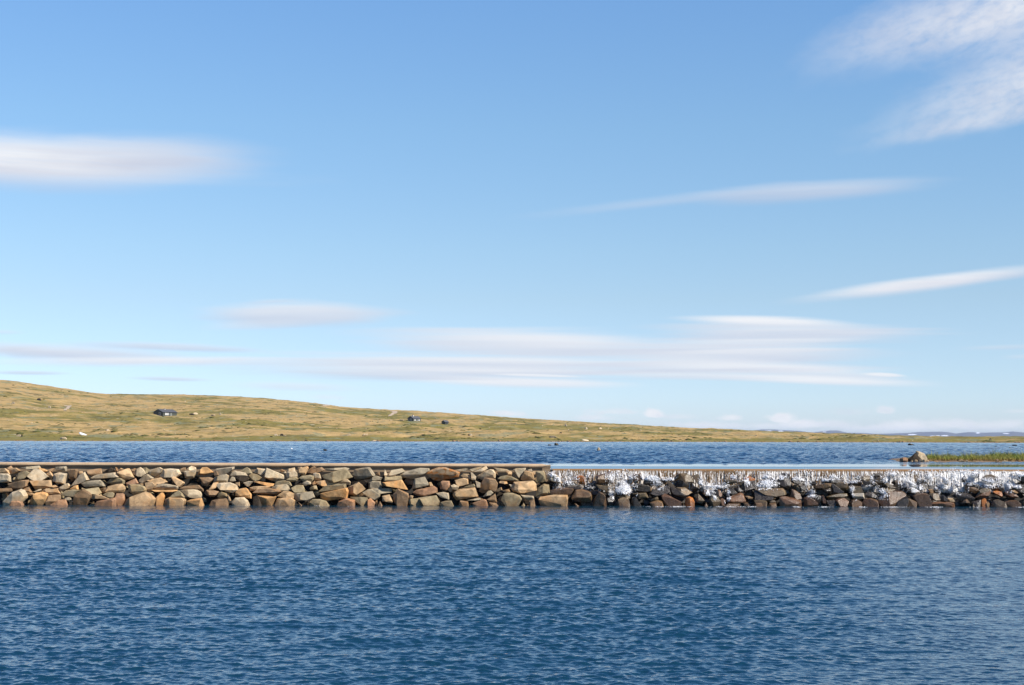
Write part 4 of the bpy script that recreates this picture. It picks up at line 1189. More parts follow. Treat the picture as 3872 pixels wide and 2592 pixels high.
def white_water():
    dg_v, dg_f, base = [], [], 0
    for o in STONE_OBJS + [CURTAIN]:
        me = o.data; M = o.matrix_basis
        n = len(me.vertices); co = np.empty(n * 3, np.float32); me.vertices.foreach_get('co', co)
        co = co.reshape(-1, 3) + np.array(M.translation)
        dg_v.extend(map(tuple, co))
        for p in me.polygons: dg_f.append(tuple(base + i for i in p.vertices))
        base += n
    n_stone = len(dg_f) - len(CURTAIN.data.polygons)
    tree = BVHTree.FromPolygons(dg_v, dg_f)
    rg = random.Random(99)
    V, F = [], []
    octf = [(0, 2, 4), (2, 1, 4), (1, 3, 4), (3, 0, 4), (2, 0, 5), (1, 2, 5), (3, 1, 5), (0, 3, 5)]
    def blob(p, ax, L, w, nm=Vector((0, -1, 0)), flat=.5):
        ax = ax.normalized()
        s = ax.cross(nm)
        if s.length < .05: s = ax.cross(Vector((.3, .2, 1)))
        s = s.normalized(); t = ax.cross(s).normalized() * flat
        k = len(V)
        j = lambda: rg.uniform(.6, 1.25)
        for q in (s * w * j(), -s * w * j(), t * w * j(), -t * w * j(), ax * L * j(), -ax * L * j()): V.append(tuple(p + q))
        F.extend([(a + k, c + k, d + k) for a, c, d in octf])
    for (x0, y0, x1, y1, cnt, drops) in FOAM:
        for i in range(int(cnt * (1.9 if x0 > 3000 or cnt > 400 else 1.2))):
            u = min(max(rg.gauss(.5, .26), -.12), 1.12); v = min(max(rg.gauss(.5, .27), -.08), 1.1)
            a = at_y(x0 + (x1 - x0) * u, y0 + (y1 - y0) * v, 57.4)
            hit = tree.ray_cast(Vector((a.x, 54.0, a.z)), Vector((0, 1, 0)))
            if hit[0] is None:
                p, nrm = Vector((a.x, 57.75, a.z)), Vector((0, -1, 0))
            else: p, nrm = hit[0], hit[1]
            if nrm.y > 0: nrm = -nrm
            if (hit[0] is None or hit[2] >= n_stone) and rg.random() < (.85 if a.x < 13.5 else .7): continue
            if p.z > LIP_Z - .03 and rg.random() < .75: continue
            if rg.random() < drops:
                p = p + nrm * rg.uniform(.01, .12) + Vector((rg.gauss(0, .02), 0, abs(rg.gauss(0, .018))))
                r = rg.uniform(.004, .011)
                blob(p, Vector((rg.gauss(0, 1), rg.gauss(0, 1), 1)), r * rg.uniform(1, 2.2), r)
            else:
                p = p + nrm * rg.uniform(.002, .035)
                down = Vector((0, 0, -1)); down = down - nrm * down.dot(nrm)
                if down.length < .15: down = Vector((rg.gauss(0, 1), -.5, -.3))
                down = down.normalized() + Vector((rg.gauss(0, .30), rg.gauss(0, .12), rg.gauss(0, .15)))
                w = rg.uniform(.006, .018)
                blob(p, down, w * rg.uniform(1.3, 3.6), w, (nrm + Vector((.25, -.2, .55))).normalized(), .4)
    for (x0, x1, cnt) in FROTH:
        cl = [(rg.uniform(x0, x1), rg.uniform(3, 16)) for q in range(max(1, int((x1 - x0) / 22)))]
        for i in range(int(cnt * 1.3)):
            cxx, sg = rg.choice(cl)
            a = at_z(rg.gauss(cxx, sg), 1912, .0)
            w = rg.uniform(.004, .013)
            blob(Vector((a.x, min(a.y, 56.45) - abs(rg.gauss(0, .30)), rg.uniform(-.005, .022))), Vector((1, rg.gauss(0, .6), rg.gauss(0, .15))), w * rg.uniform(1.2, 4), w * .8, Vector((0, -.3, 1)))
    # smooth veils where the water hugs the stones: sheets draped over them, opened up by the material
    VC, VF, VD = [], [], []
    nv = len(V)
    for (x0, y0, x1, y1, cnt, drops) in FOAM:
        if drops > .55 or (x1 - x0) < 18: continue
        q0, q1 = at_y(x0 - 5, y1 + 5, 57.4), at_y(x1 + 5, y0 - 3, 57.4)
        nx, nz = max(6, int((q1.x - q0.x) / .022)), max(6, int((q1.z - q0.z) / .022))
        gx = np.linspace(q0.x, q1.x, nx); gz = np.linspace(min(q1.z, LIP_Z - .02), q0.z, nz)
        yy = np.zeros((nz, nx)); onst = np.ones((nz, nx))
        for j in range(nz):
            for i in range(nx):
                hit = tree.ray_cast(Vector((gx[i], 54.0, gz[j])), Vector((0, 1, 0)))
                yy[j, i] = hit[0].y if hit[0] is not None else 57.75
                if hit[0] is None or hit[2] >= n_stone: onst[j, i] = .30 if gx[i] < 13.5 else .6
        for it in range(3):       # water leaps off ledges: ease the steps
            a_ = np.pad(yy, 1, mode='edge')
            yy = np.minimum(yy, (a_[:-2, 1:-1] * 2 + a_[2:, 1:-1] + a_[1:-1, :-2] + a_[1:-1, 2:] + yy * 2) / 7)
        yy = yy - .016 - .012 * vnoise(gx[None, :] * 9 + gz[:, None] * 0, gz[:, None] * 3 + gx[None, :] * 0, 3)
        U_, V_ = np.meshgrid(np.linspace(-1, 1, nx), np.linspace(-1, 1, nz))
        dens = cnt / ((x1 - x0) * (y1 - y0))
        d_ = np.clip(.86 - (U_ ** 2 * .95 + np.abs(V_) ** 2.5 * .9), 0, 1) * min(1.0, .55 + dens * 2.6) * onst
        co = np.stack([np.broadcast_to(gx[None, :], yy.shape), yy, np.broadcast_to(gz[:, None], yy.shape)], -1)
        VF.append(grid_faces(nz, nx, sum(len(c) for c in VC))); VC.append(co.reshape(-1, 3)); VD.append(d_.ravel())
    VC = np.concatenate(VC); VF = np.concatenate(VF); VD = np.concatenate(VD)
    m, bb, p = mat('white_water')
    p.inputs['Base Color'].default_value = (.94, .94, .94, 1)
    p.inputs['Roughness'].default_value = .45
    p.inputs['Subsurface Weight'].default_value = 0
    t = bb.t
    tr = bb.n('ShaderNodeBsdfTranslucent'); tr.inputs[0].default_value = (.85, .87, .9, 1)
    mx = bb.n('ShaderNodeMixShader'); mx.inputs[0].default_value = .12
    t.links.new(p.outputs[0], mx.inputs[1]); t.links.new(tr.outputs[0], mx.inputs[2])
    t.links.new(mx.outputs[0], t.nodes['Material Output'].inputs['Surface'])
    at = bb.n('ShaderNodeAttribute', attribute_name='body')
    P = pos(bb); X, Y, Z = bb.sep(P)
    st = bb.noise(bb.xyz(bb.m('MULTIPLY', X, 15.0), bb.m('MULTIPLY', Y, 8.0), bb.m('MULTIPLY', Z, 4.5)), 1.0, 5, .66, .8)
    al = bb.ramp(bb.m('ADD', at.outputs['Fac'], bb.m('MULTIPLY_ADD', st, 3.6, -1.8)), .42, .68)
    tp = bb.n('ShaderNodeBsdfTransparent')
    m2 = bb.n('ShaderNodeMixShader'); bb.put(m2.inputs[0], al)
    t.links.new(tp.outputs[0], m2.inputs[1]); t.links.new(mx.outputs[0], m2.inputs[2])
    t.links.new(m2.outputs[0], t.nodes['Material Output'].inputs['Surface'])
    tri = np.array(F); quad = VF + nv
    bm_f = np.concatenate([tri, quad[:, [0, 1, 2]], quad[:, [0, 2, 3]]])
    o = from_np('white_water', np.concatenate([np.array(V), VC]), bm_f, m, smooth=True)
    ab = o.data.attributes.new('body', 'FLOAT', 'POINT')
    ab.data.foreach_set('value', np.concatenate([np.full(nv, 2.0), VD]).astype(np.float32))
    tag(o, 'white splashing water breaking over the wet boulders below the weir', 'white water', kind='stuff')
white_water()
# ------------------------------------------------------------------ islet and rocks in the lake
def plain_mat(name, col, rough=.8, spec=.3, var=.25, scale=6):
    m, bb, p = mat(name)
    n = bb.noise(pos(bb), scale, 4, .6)
    bb.put(p.inputs['Base Color'], bb.mix(n, tuple(q * (1 - var) for q in col), tuple(min(q * (1 + var), .9) for q in col)))
    p.inputs['Roughness'].default_value = rough
    p.inputs['Specular IOR Level'].default_value = spec
    return m
def traced_rock(name, key, px, Y, label, cat='boulder', group=None, depth=None, wet=False, sink=.3, seed=1, base=None):
    rg = random.Random(seed)
    w = [at_y(a, c, Y) for a, c in px]
    zb = min(q.z for q in w)
    h = max(q.z for q in w) - zb
    ox = sum(q.x for q in w) / len(w)
    pts = [(q.x - ox, (q.z - zb) if q.z > zb + .12 * h else -sink * h) for q in w]
    d = depth or .5 * math.sqrt(area2(pts))
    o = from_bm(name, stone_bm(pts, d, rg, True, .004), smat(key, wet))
    o.location = (ox, Y, zb if base is None else base)
    tag(o, label, cat, group)
    return o
def lake_dist(px, py): return at_z(px, py, LAKE_Z).y

def islet():
    Y0, Y1 = lake_dist(3600, 1748), lake_dist(3600, 1739)
    x0 = at_y(3392, 1748, Y0).x; x1 = 30.0
    nx, ny = 420, 40
    X, T = np.meshgrid(np.linspace(x0, x1, nx), np.linspace(0, 1, ny))
    Yf = Y0 + .25 * fbm(X[0] * 1.1, X[0] * 0, 71, 3); Yb = Y1 + .4 * fbm(X[0] * .7, X[0] * 0 + 4, 72, 3)
    pinch = sm(X[0], x0, x0 + 1.6)
    mid = Y0 + .35; Yf = mid + (Yf - mid) * (.25 + .75 * pinch); Yb = mid + (Yb - mid) * (.1 + .9 * pinch)
    Y = Yf[None, :] * (1 - T) + Yb[None, :] * T
    Z = LAKE_Z - .05 + (.05 + .11 * pinch[None, :]) * np.sin(np.pi * np.clip(T, 0, 1)) ** .6 + .035 * fbm(X * 5, Y * 5, 73, 3)
    m, bb, p = mat('islet_soil')
    n = bb.noise(pos(bb), 7, 5, .65)
    bb.put(p.inputs['Base Color'], bb.mix(bb.ramp(n, .35, .65), (.09, .055, .03), (.26, .17, .09)))
    p.inputs['Roughness'].default_value = .95
    tag(from_np('islet_ground', np.stack([X, Y, Z], -1).reshape(-1, 3), grid_faces(ny, nx), m, smooth=True), kind='structure')
    # grass and low willow, past counting
    rg = np.random.default_rng(4)
    N = 15000
    gx0 = at_y(3506, 1740, Y0 + .5).x
    x = rg.uniform(gx0, 27, N); t = rg.uniform(.10, .95, N)
    xi = (x - x0) / (x1 - x0) * (nx - 1); ii = np.clip(xi.astype(int), 0, nx - 1)
    y = Yf[ii] * (1 - t) + Yb[ii] * t
    z = LAKE_Z + .05 * np.sin(np.pi * t)
    clump = .30 + .95 * vnoise(x * .9, y * .9, 5) + .75 * (vnoise(x * 4, y * 3, 6) - .4)
    clump = np.maximum(clump, .2)
    env = .35 + .65 * sm(x, gx0, gx0 + 1.0)
    env = env * np.where(rg.random(N) < .06, 1.55, 1.0)
    h = (.22 * clump * env * rg.uniform(.55, 1.25, N)) * (.55 + .6 * np.sin(np.pi * t))
    w = rg.uniform(.006, .014, N)
    ang = rg.uniform(0, 6.283, N); bend = rg.normal(0, .6, (N, 2)) * h[:, None]
    dx, dy = np.cos(ang) * w, np.sin(ang) * w
    P0 = np.stack([x - dx, y - dy, z], -1); P1 = np.stack([x + dx, y + dy, z], -1)
    P2 = np.stack([x + dx * .8 + bend[:, 0] * .35, y + dy * .8 + bend[:, 1] * .35, z + h * .6], -1)
    P3 = np.stack([x - dx * .8 + bend[:, 0] * .35, y - dy * .8 + bend[:, 1] * .35, z + h * .6], -1)
    P4 = np.stack([x + bend[:, 0], y + bend[:, 1], z + h], -1)
    P5 = P4 + np.stack([dx * .2, dy * .2, dx * 0], -1)
    co = np.stack([P0, P1, P2, P3, P4, P5], 1).reshape(-1, 3)
    i0 = np.arange(N)[:, None] * 6
    f = np.concatenate([i0 + np.array([[0, 1, 2, 3]]), i0 + np.array([[3, 2, 5, 4]])])
    m, bb, p = mat('islet_grass')
    Pn = pos(bb)
    n1 = bb.noise(Pn, 1.6, 3, .6); n2 = bb.noise(Pn, 14, 3, .6)
    c = bb.mix(bb.ramp(n1, .38, .62), (.155, .20, .028), (.30, .26, .06))
    c = bb.mix(bb.ramp(n2, .5, .68), c, (.10, .13, .045))
    c = bb.mix(bb.m('MULTIPLY', bb.ramp(bb.m('ADD', bb.sep(Pn)[2], bb.m('MULTIPLY', n2, -.12)), LAKE_Z + .13, LAKE_Z + .0), .75), c, (.20, .10, .03))
    bb.put(p.inputs['Base Color'], c)
    p.inputs['Roughness'].default_value = .7
    p.inputs['Specular IOR Level'].default_value = .2
    tag(from_np('islet_grass', co, f, m), 'rough green and rusty grass covering the low islet', 'grass', kind='stuff')
    # stones of the islet
    Yi = Y0 + .25
    traced_rock('islet_boulder', 'p', [(3450, 1746), (3458, 1726), (3464, 1706), (3470, 1706), (3484, 1711), (3495, 1715), (3504, 1729), (3505, 1739), (3500, 1746)], Yi + .55, 'large pale pointed boulder at the left end of the grassy islet', depth=.26, seed=14, group='stones of the islet')
    traced_rock('islet_boulder', 'd', [(3428, 1745), (3434, 1735), (3444, 1731), (3454, 1727), (3461, 1713), (3467, 1721), (3473, 1733), (3486, 1741), (3488, 1745)], Yi + .22, 'dark piece standing in for the shaded left side of the pale islet boulder', depth=.16, seed=5, group='stones of the islet')  # near-black piece added as the pale boulder's shaded left flank
    traced_rock('islet_boulder', 'r', [(3401, 1743), (3403, 1734), (3412, 1730), (3426, 1731), (3432, 1737), (3432, 1744)], Yi + .2, 'rounded reddish stone at the very left tip of the islet', depth=.22, seed=8, group='stones of the islet')
    for k, (x, y, w, h, key) in enumerate([(3447, 1745, 11, 4, 't'), (3463, 1744, 14, 6, 't'), (3479, 1744, 13, 6, 'p'), (3493, 1744, 14, 7, 't'), (3508, 1745, 12, 5, 't'), (3538, 1747, 20, 4, 'o'), (3634, 1745, 26, 7, 't'), (3655, 1746, 12, 6, 'p'),
                                           (3682, 1748, 22, 5, 't'), (3770, 1744, 14, 8, 'b'), (3798, 1747, 26, 5, 'p'), (3828, 1747, 16, 4, 't'), (3855, 1747, 18, 4, 't')]):
        traced_rock('shore_stone', key, [(x - w / 2, y + 2), (x - w * .3, y - h * .7), (x + w * .1, y - h), (x + w * .42, y - h * .5), (x + w / 2, y + 2)], Y0 + .02 + .05 * (k % 3),
                    'small tan stone lying at the front water edge of the islet', 'stone', 'small stones along the islet edge', seed=40 + k)
islet()

for k, (key, px, py, lab) in enumerate([
    ('d', [(1220, 1706), (1222, 1702), (1229, 1701), (1235, 1702), (1237, 1706)], 1706, 'low dark rock just breaking the lake surface, left half'),
    ('d', [(2094, 1686), (2097, 1678), (2103, 1677), (2110, 1681), (2115, 1687)], 1686, 'dark rock with a pale top in the lake, left of the pointed one'),
    ('d', [(2068, 1687), (2074, 1683), (2084, 1684), (2086, 1687)], 1686, 'flat dark sliver of rock beside the pale-topped lake rock'),
    ('g', [(2254, 1707), (2258, 1700), (2262, 1693), (2266, 1696), (2272, 1704), (2275, 1707)], 1707, 'pointed grey rock standing up from the lake'),
    ('d', [(3431, 1685), (3434, 1680), (3440, 1678), (3450, 1681), (3458, 1684), (3458, 1685)], 1685, 'low dark rock with a whitish top, beyond the pointed islet boulder'),
    ('d', [(3825, 1688), (3828, 1684), (3836, 1683), (3844, 1684), (3846, 1688)], 1688, 'rounded dark rock in the lake near the right edge'),
    ('d', [(3814, 1696), (3817, 1693), (3821, 1694), (3822, 1696)], 1696, 'tiny dark rock tip left of the rounded right-edge lake rock'),
    ('d', [(3758, 1690), (3762, 1688), (3768, 1688), (3770, 1690)], 1690, 'faint dark rock tip between the two right-hand lake rocks'),
    ]):
    o = traced_rock('lake_rock', key, px, lake_dist(sum(a for a, _ in px) / len(px), py), lab, 'rock', 'rocks standing in the lake', seed=70 + k, base=LAKE_Z + .04, sink=1.2)
    if k in (1, 4):   # guano on the crest
        pass
def white_tops():
    # pale, dry tops on two of the lake rocks: pieces of the same rock
    for px, py, par in (([(2098, 1680), (2102, 1677), (2107, 1679), (2110, 1682)], 1686, 'dark rock with a pale top in the lake, left of the pointed one'),
                        ([(3436, 1680), (3441, 1678), (3448, 1680), (3450, 1682)], 1685, 'low dark rock with a whitish top, beyond the pointed islet boulder')):
        root = next(o for o in bpy.data.objects if o.get('label') == par)
        Y = root.location.y
        w = [at_y(a, c, Y) for a, c in px]
        ox = sum(q.x for q in w) / len(w); oz = sum(q.z for q in w) / len(w)
        bm = stone_bm([((q.x - ox) * 1.1, (q.z - oz) * 1.3) for q in w], .35, random.Random(4), True)
        o = from_bm('pale_top', bm, smat('p', False), root)
        o.location = (ox - root.location.x, -.12, oz - root.location.z)
white_tops()
def buoy():
    c = at_z(1102.5, 1701, LAKE_Z)
    r = 3.2 / FPX * c.y
    root = bpy.data.objects.new('buoy', None); COL.objects.link(root)
    root.location = (c.x, c.y, LAKE_Z + .03)
    tag(root, 'tiny round white buoy floating on the lake, left half', 'buoy')
    bm = bmesh.new(); bmesh.ops.create_uvsphere(bm, u_segments=20, v_segments=12, radius=r)
    for v in bm.verts: v.co.z = v.co.z * .96 + r * .62
    from_bm('float', bm, plain_mat('white_plastic', (.80, .80, .78), .4, .5, .05), root, True)
    bm = bmesh.new()
    bmesh.ops.create_cone(bm, cap_ends=True, segments=12, radius1=r * .16, radius2=r * .12, depth=r * .3)
    for v in bm.verts: v.co.z += r * 1.66
    from_bm('eyelet', bm, plain_mat('buoy_ring', (.30, .30, .30), .5), root, True)
buoy()

# ------------------------------------------------------------------ cabins on the hill
M_CLAD = None
def clad_mat():
    m, bb, p = mat('tarred_boards')
    o = bb.n('ShaderNodeTexCoord').outputs['Object']
    X, Y, Z = bb.sep(o)
    st = bb.m('FRACT', bb.m('MULTIPLY', Z, 6.0))
    n = bb.noise(o, 3.0, 4, .6)
    c = bb.mix(n, (.034, .039, .031), (.066, .074, .054))
    c = bb.mix(bb.m('MULTIPLY', bb.ramp(st, .88, .96), .6), c, (.02, .02, .018))
    bb.put(p.inputs['Base Color'], c)
    p.inputs['Roughness'].default_value = .75
    return m
M_CLAD = clad_mat()
M_ROOF = plain_mat('roof_felt', (.080, .083, .090), .85, .2, .2, 4)
M_TRIM = plain_mat('white_window_frame', (.78, .77, .73), .5, .4, .05)
M_FASC = plain_mat('dark_fascia', (.030, .032, .034), .6)
M_CHIM = plain_mat('pale_chimney', (.62, .55, .46), .9, .1, .15)
def glass_mat():
    m, bb, p = mat('window_glass')
    p.inputs['Base Color'].default_value = (.03, .035, .04, 1)
    p.inputs['Roughness'].default_value = .05
    return m
M_GLASS = glass_mat()
def cabin(px_l, px_c, px_r, py_base, py_eave, py_ridge, label, wins_gable=(), wins_side=(), chimney=None, door=None, group='dark cabins on the hillside'):
    """px_l..px_c gable end, px_c..px_r long side; windows as fractions along the wall"""
    g = ground_hit(px_c, py_base)
    s = g.y / FPX
    PHI = R(35)
    Wd = (px_c - px_l) * s / math.cos(PHI); L = (px_r - px_c) * s / math.sin(PHI)
    h = (py_base - py_eave) * s; rise = max((py_eave - py_ridge) * s, .25 * Wd * .8)
    root = bpy.data.objects.new('cabin', None); COL.objects.link(root)
    # local frame: corner nearest the viewer at the origin, gable along -x, side along +y
    root.location = (g.x, g.y, g.z - .05)
    root.rotation_euler = (0, 0, -PHI)
    tag(root, label, 'cabin', group)
    bm = bmesh.new()
    pr = [(-Wd, -.8), (0, -.8), (0, h), (-Wd / 2, h + rise), (-Wd, h)]
    f0 = [bm.verts.new((x, 0, z)) for x, z in pr]; f1 = [bm.verts.new((x, L, z)) for x, z in pr]
    bm.faces.new(f0); bm.faces.new(list(reversed(f1)))
    for k in range(5):
        k2 = (k + 1) % 5
        bm.faces.new((f0[k], f1[k], f1[k2], f0[k2]))
    bmesh.ops.recalc_face_normals(bm, faces=bm.faces[:])
    from_bm('wall', bm, M_CLAD, root)
    # roof: two slopes with an overhang
    ov, t = .30, .12
    sl = rise / (Wd / 2)
    bm = bmesh.new()
    top = [(ov, h - sl * ov + t), (-Wd / 2, h + rise + t + .02), (-Wd - ov, h - sl * ov + t)]
    sec = [(x, z) for x, z in top] + [(top[2][0], top[2][1] - t + .01), (-Wd / 2, h + rise + .03), (top[0][0], top[0][1] - t + .01)]
    a0 = [bm.verts.new((x, -ov, z)) for x, z in sec]; a1 = [bm.verts.new((x, L + ov, z)) for x, z in sec]
    for k in range(6):
        k2 = (k + 1) % 6
        bm.faces.new((a0[k], a1[k], a1[k2], a0[k2]))
    for a in (a0, a1):
        bm.faces.new((a[0], a[1], a[4], a[5])); bm.faces.new((a[1], a[2], a[3], a[4]))
    bmesh.ops.recalc_face_normals(bm, faces=bm.faces[:])
    rf = from_bm('roof', bm, M_ROOF, root)
    bm = box_bm(ov + .005, ov + .05, -ov, L + ov, h - sl * ov - .12, h - sl * ov + t - .02)
    from_bm('fascia', bm, M_FASC, rf)
    if chimney:
        cy, cz = chimney
        bm = box_bm(-Wd / 2 - .32, -Wd / 2 + .32, L * cy - .3, L * cy + .3, h + rise - .2, h + rise + cz, .02)
        ch = from_bm('chimney', bm, M_CHIM, rf)
        bm = box_bm(-Wd / 2 - .40, -Wd / 2 + .40, L * cy - .38, L * cy + .38, h + rise + cz + .004, h + rise + cz + .10, .01)
        from_bm('chimney_cap', bm, M_FASC, rf)
    def window(face, u, w, z0, z1, cols):
        bm = bmesh.new(); fr = .075
        wd = (Wd if face == 'g' else L) * w
        c0 = (-Wd + Wd * u) if face == 'g' else L * u
        def bar(a, b_, lo, hi, d0, d1, target):
            if face == 'g': box_bm(c0 + a, c0 + b_, -d1, -d0, lo, hi, 0, target)
            else: box_bm(d0, d1, c0 + a, c0 + b_, lo, hi, 0, target)
        Z0, Z1 = h * z0, h * z1
        bar(-wd / 2 - fr, -wd / 2, Z0 - fr, Z1 + fr, .004, .05, bm); bar(wd / 2, wd / 2 + fr, Z0 - fr, Z1 + fr, .004, .05, bm)
        bar(-wd / 2, wd / 2, Z1, Z1 + fr, .004, .05, bm); bar(-wd / 2, wd / 2, Z0 - fr * 1.3, Z0, .004, .07, bm)
        for k in range(1, cols):
            x = -wd / 2 + wd * k / cols
            bar(x - .035, x + .035, Z0, Z1, .006, .045, bm)
        fo = from_bm('window', bm, M_TRIM, root)
        bm = bmesh.new(); bar(-wd / 2, wd / 2, Z0, Z1, .002, .012, bm)
        from_bm('pane', bm, M_GLASS, fo)
        if face == 's':      # drawn white curtains behind the side windows
            bm = bmesh.new()
            for k in range(cols):
                x = -wd / 2 + wd * (k + .5) / cols
                bar(x - wd / cols * .36, x + wd / cols * .10, Z0 + .04, Z1 - .03, .013, .018, bm)
            from_bm('curtain', bm, M_TRIM, fo)
    for a in wins_gable: window('g', *a)
    for a in wins_side: window('s', *a)
    if door:
        u, w, tone = door
        bm = box_bm(.004, .06, L * u - w / 2, L * u + w / 2, .02, min(h * .92, 1.95), 0)
        d = from_bm('door', bm, tone, root)
        bm = box_bm(.062, .10, L * u + w * .32, L * u + w * .42, .95, 1.02, 0)
        from_bm('handle', bm, M_TRIM, d)
    return root
M_DOOR = plain_mat('grey_door', (.20, .21, .19), .7)
c1 = cabin(573.5, 616, 656, 1575.5, 1558.5, 1548.5, 'largest dark cabin, on the hill at the left, with one wide white window',
      wins_gable=[(.66, .18, .33, .90, 2)], wins_side=[(.29, .25, .38, .97, 3)], chimney=(.45, .38), door=(.58, .85, M_DOOR))
c2 = cabin(1540.5, 1562, 1588, 1594, 1582.5, 1574.5, 'middle dark cabin with a pale chimney and four windows',
      wins_gable=[(.22, .16, .42, .85, 1), (.62, .20, .38, .88, 2)], wins_side=[(.27, .17, .32, .92, 2), (.80, .13, .25, .92, 2)], chimney=(.35, .75), door=(.53, .8, M_DOOR))
c3 = cabin(1669.5, 1683, 1695, 1606, 1596, 1590.5, 'small windowless dark shed, rightmost building on the hill', door=(.35, .8, M_FASC))

# step stones under the largest cabin, boats drawn up on the shore
def boat(px, py, length_px, tilt, label, col, beam=.34, name='rowing_boat'):
    g = ground_hit(px, py)
    s = g.y / FPX
    L = length_px * s; B = L * beam; H = L * .17
    root = bpy.data.objects.new(name, None); COL.objects.link(root)
    root.location = (g.x, g.y, g.z + .02); root.rotation_euler = (R(24), R(tilt), 0)
    tag(root, label, 'boat')
    n, k = 25, 13
    co = []
    for i in range(n):
        u = -1 + 2 * i / (n - 1)
        wdt = B / 2 * (1 - abs(u) ** (2.2 if u < 0 else 5)) ** .75 + .01
        hh = H * (1 - .35 * abs(u) ** 2.5)
        for j in range(k):
            a = math.pi * j / (k - 1)
            co.append((u * L / 2, -math.cos(a) * wdt, hh * math.sin(a) ** .75))
    o = from_np('hull', np.array(co), grid_faces(n, k), col, root, True)
    bm = box_bm(-L * .44, L * .44, -.05, .05, H * .86, H * 1.04, .01)
    from_bm('keel', bm, col, root)
    bm = bmesh.new()
    rim = []
    for i in range(n):
        u = -1 + 2 * i / (n - 1); wdt = B / 2 * (1 - abs(u) ** (2.2 if u < 0 else 5)) ** .75 + .01
        rim.append((u * L / 2, wdt))
    for sgn in (-1, 1):
        for (x0, w0), (x1_, w1) in zip(rim, rim[1:]):
            q = [bm.verts.new(v) for v in ((x0, sgn * (w0 + .0), 0), (x1_, sgn * w1, 0), (x1_, sgn * (w1 + .07), .05), (x0, sgn * (w0 + .07), .05))]
            bm.faces.new(q)
    from_bm('gunwale', bm, plain_mat('boat_rim', (.45, .44, .42), .6), root)
M_BOATW = plain_mat('white_hull', (.82, .82, .82), .45, .4, .04)
M_BOATC = plain_mat('cream_hull', (.66, .54, .36), .6, .3, .08)
boat(314, 1645.5, 34, 21, 'white rowing boat lying upturned on the grassy shore at the left', M_BOATW)
boat(2213, 1667.5, 26, 6, 'cream rowing boat lying upturned on the stony shore near the middle', M_BOATC, .42)

# gravel tracks showing as pale patches
def track(px, label_kind='structure'):
    P2 = [ground_hit(a, c) for a, c in px]
    bm = bmesh.new()
    vs_ = [bm.verts.new((p.x, p.y, 0)) for p in P2]
    f = bm.faces.new(vs_)
    bmesh.ops.triangulate(bm, faces=[f])
    for it in range(5):
        ln = [e for e in bm.edges if e.calc_length() > 2.2]
        if not ln: break
        bmesh.ops.subdivide_edges(bm, edges=ln, cuts=1)
        bmesh.ops.triangulate(bm, faces=[f for f in bm.faces if len(f.verts) > 3])
    co = np.array([v.co[:] for v in bm.verts])
    z = land_z(co[:, 0], co[:, 1])
    for v, zz in zip(bm.verts, z): v.co.z = zz + .15
    bmesh.ops.recalc_face_normals(bm, faces=bm.faces[:])
    o = from_bm('gravel_track', bm, M_TRACK, None, True)
    tag(o, kind='structure')
M_TRACK = plain_mat('track_gravel', (.40, .315, .225), .95, .1, .15, 1.2)
track([(1467, 1576), (1478, 1568), (1484, 1562), (1483, 1558), (1473, 1555.5), (1486, 1554.5), (1500, 1555.5), (1504, 1559), (1501, 1563), (1490, 1567), (1480, 1574)])
track([(1219, 1533), (1230, 1531), (1250, 1531.5), (1247, 1535), (1230, 1537.5), (1222, 1537)])
track([(242, 1535), (271, 1534.5), (268, 1539), (252, 1553), (241, 1553), (250, 1544), (257, 1538.5), (244, 1538)])

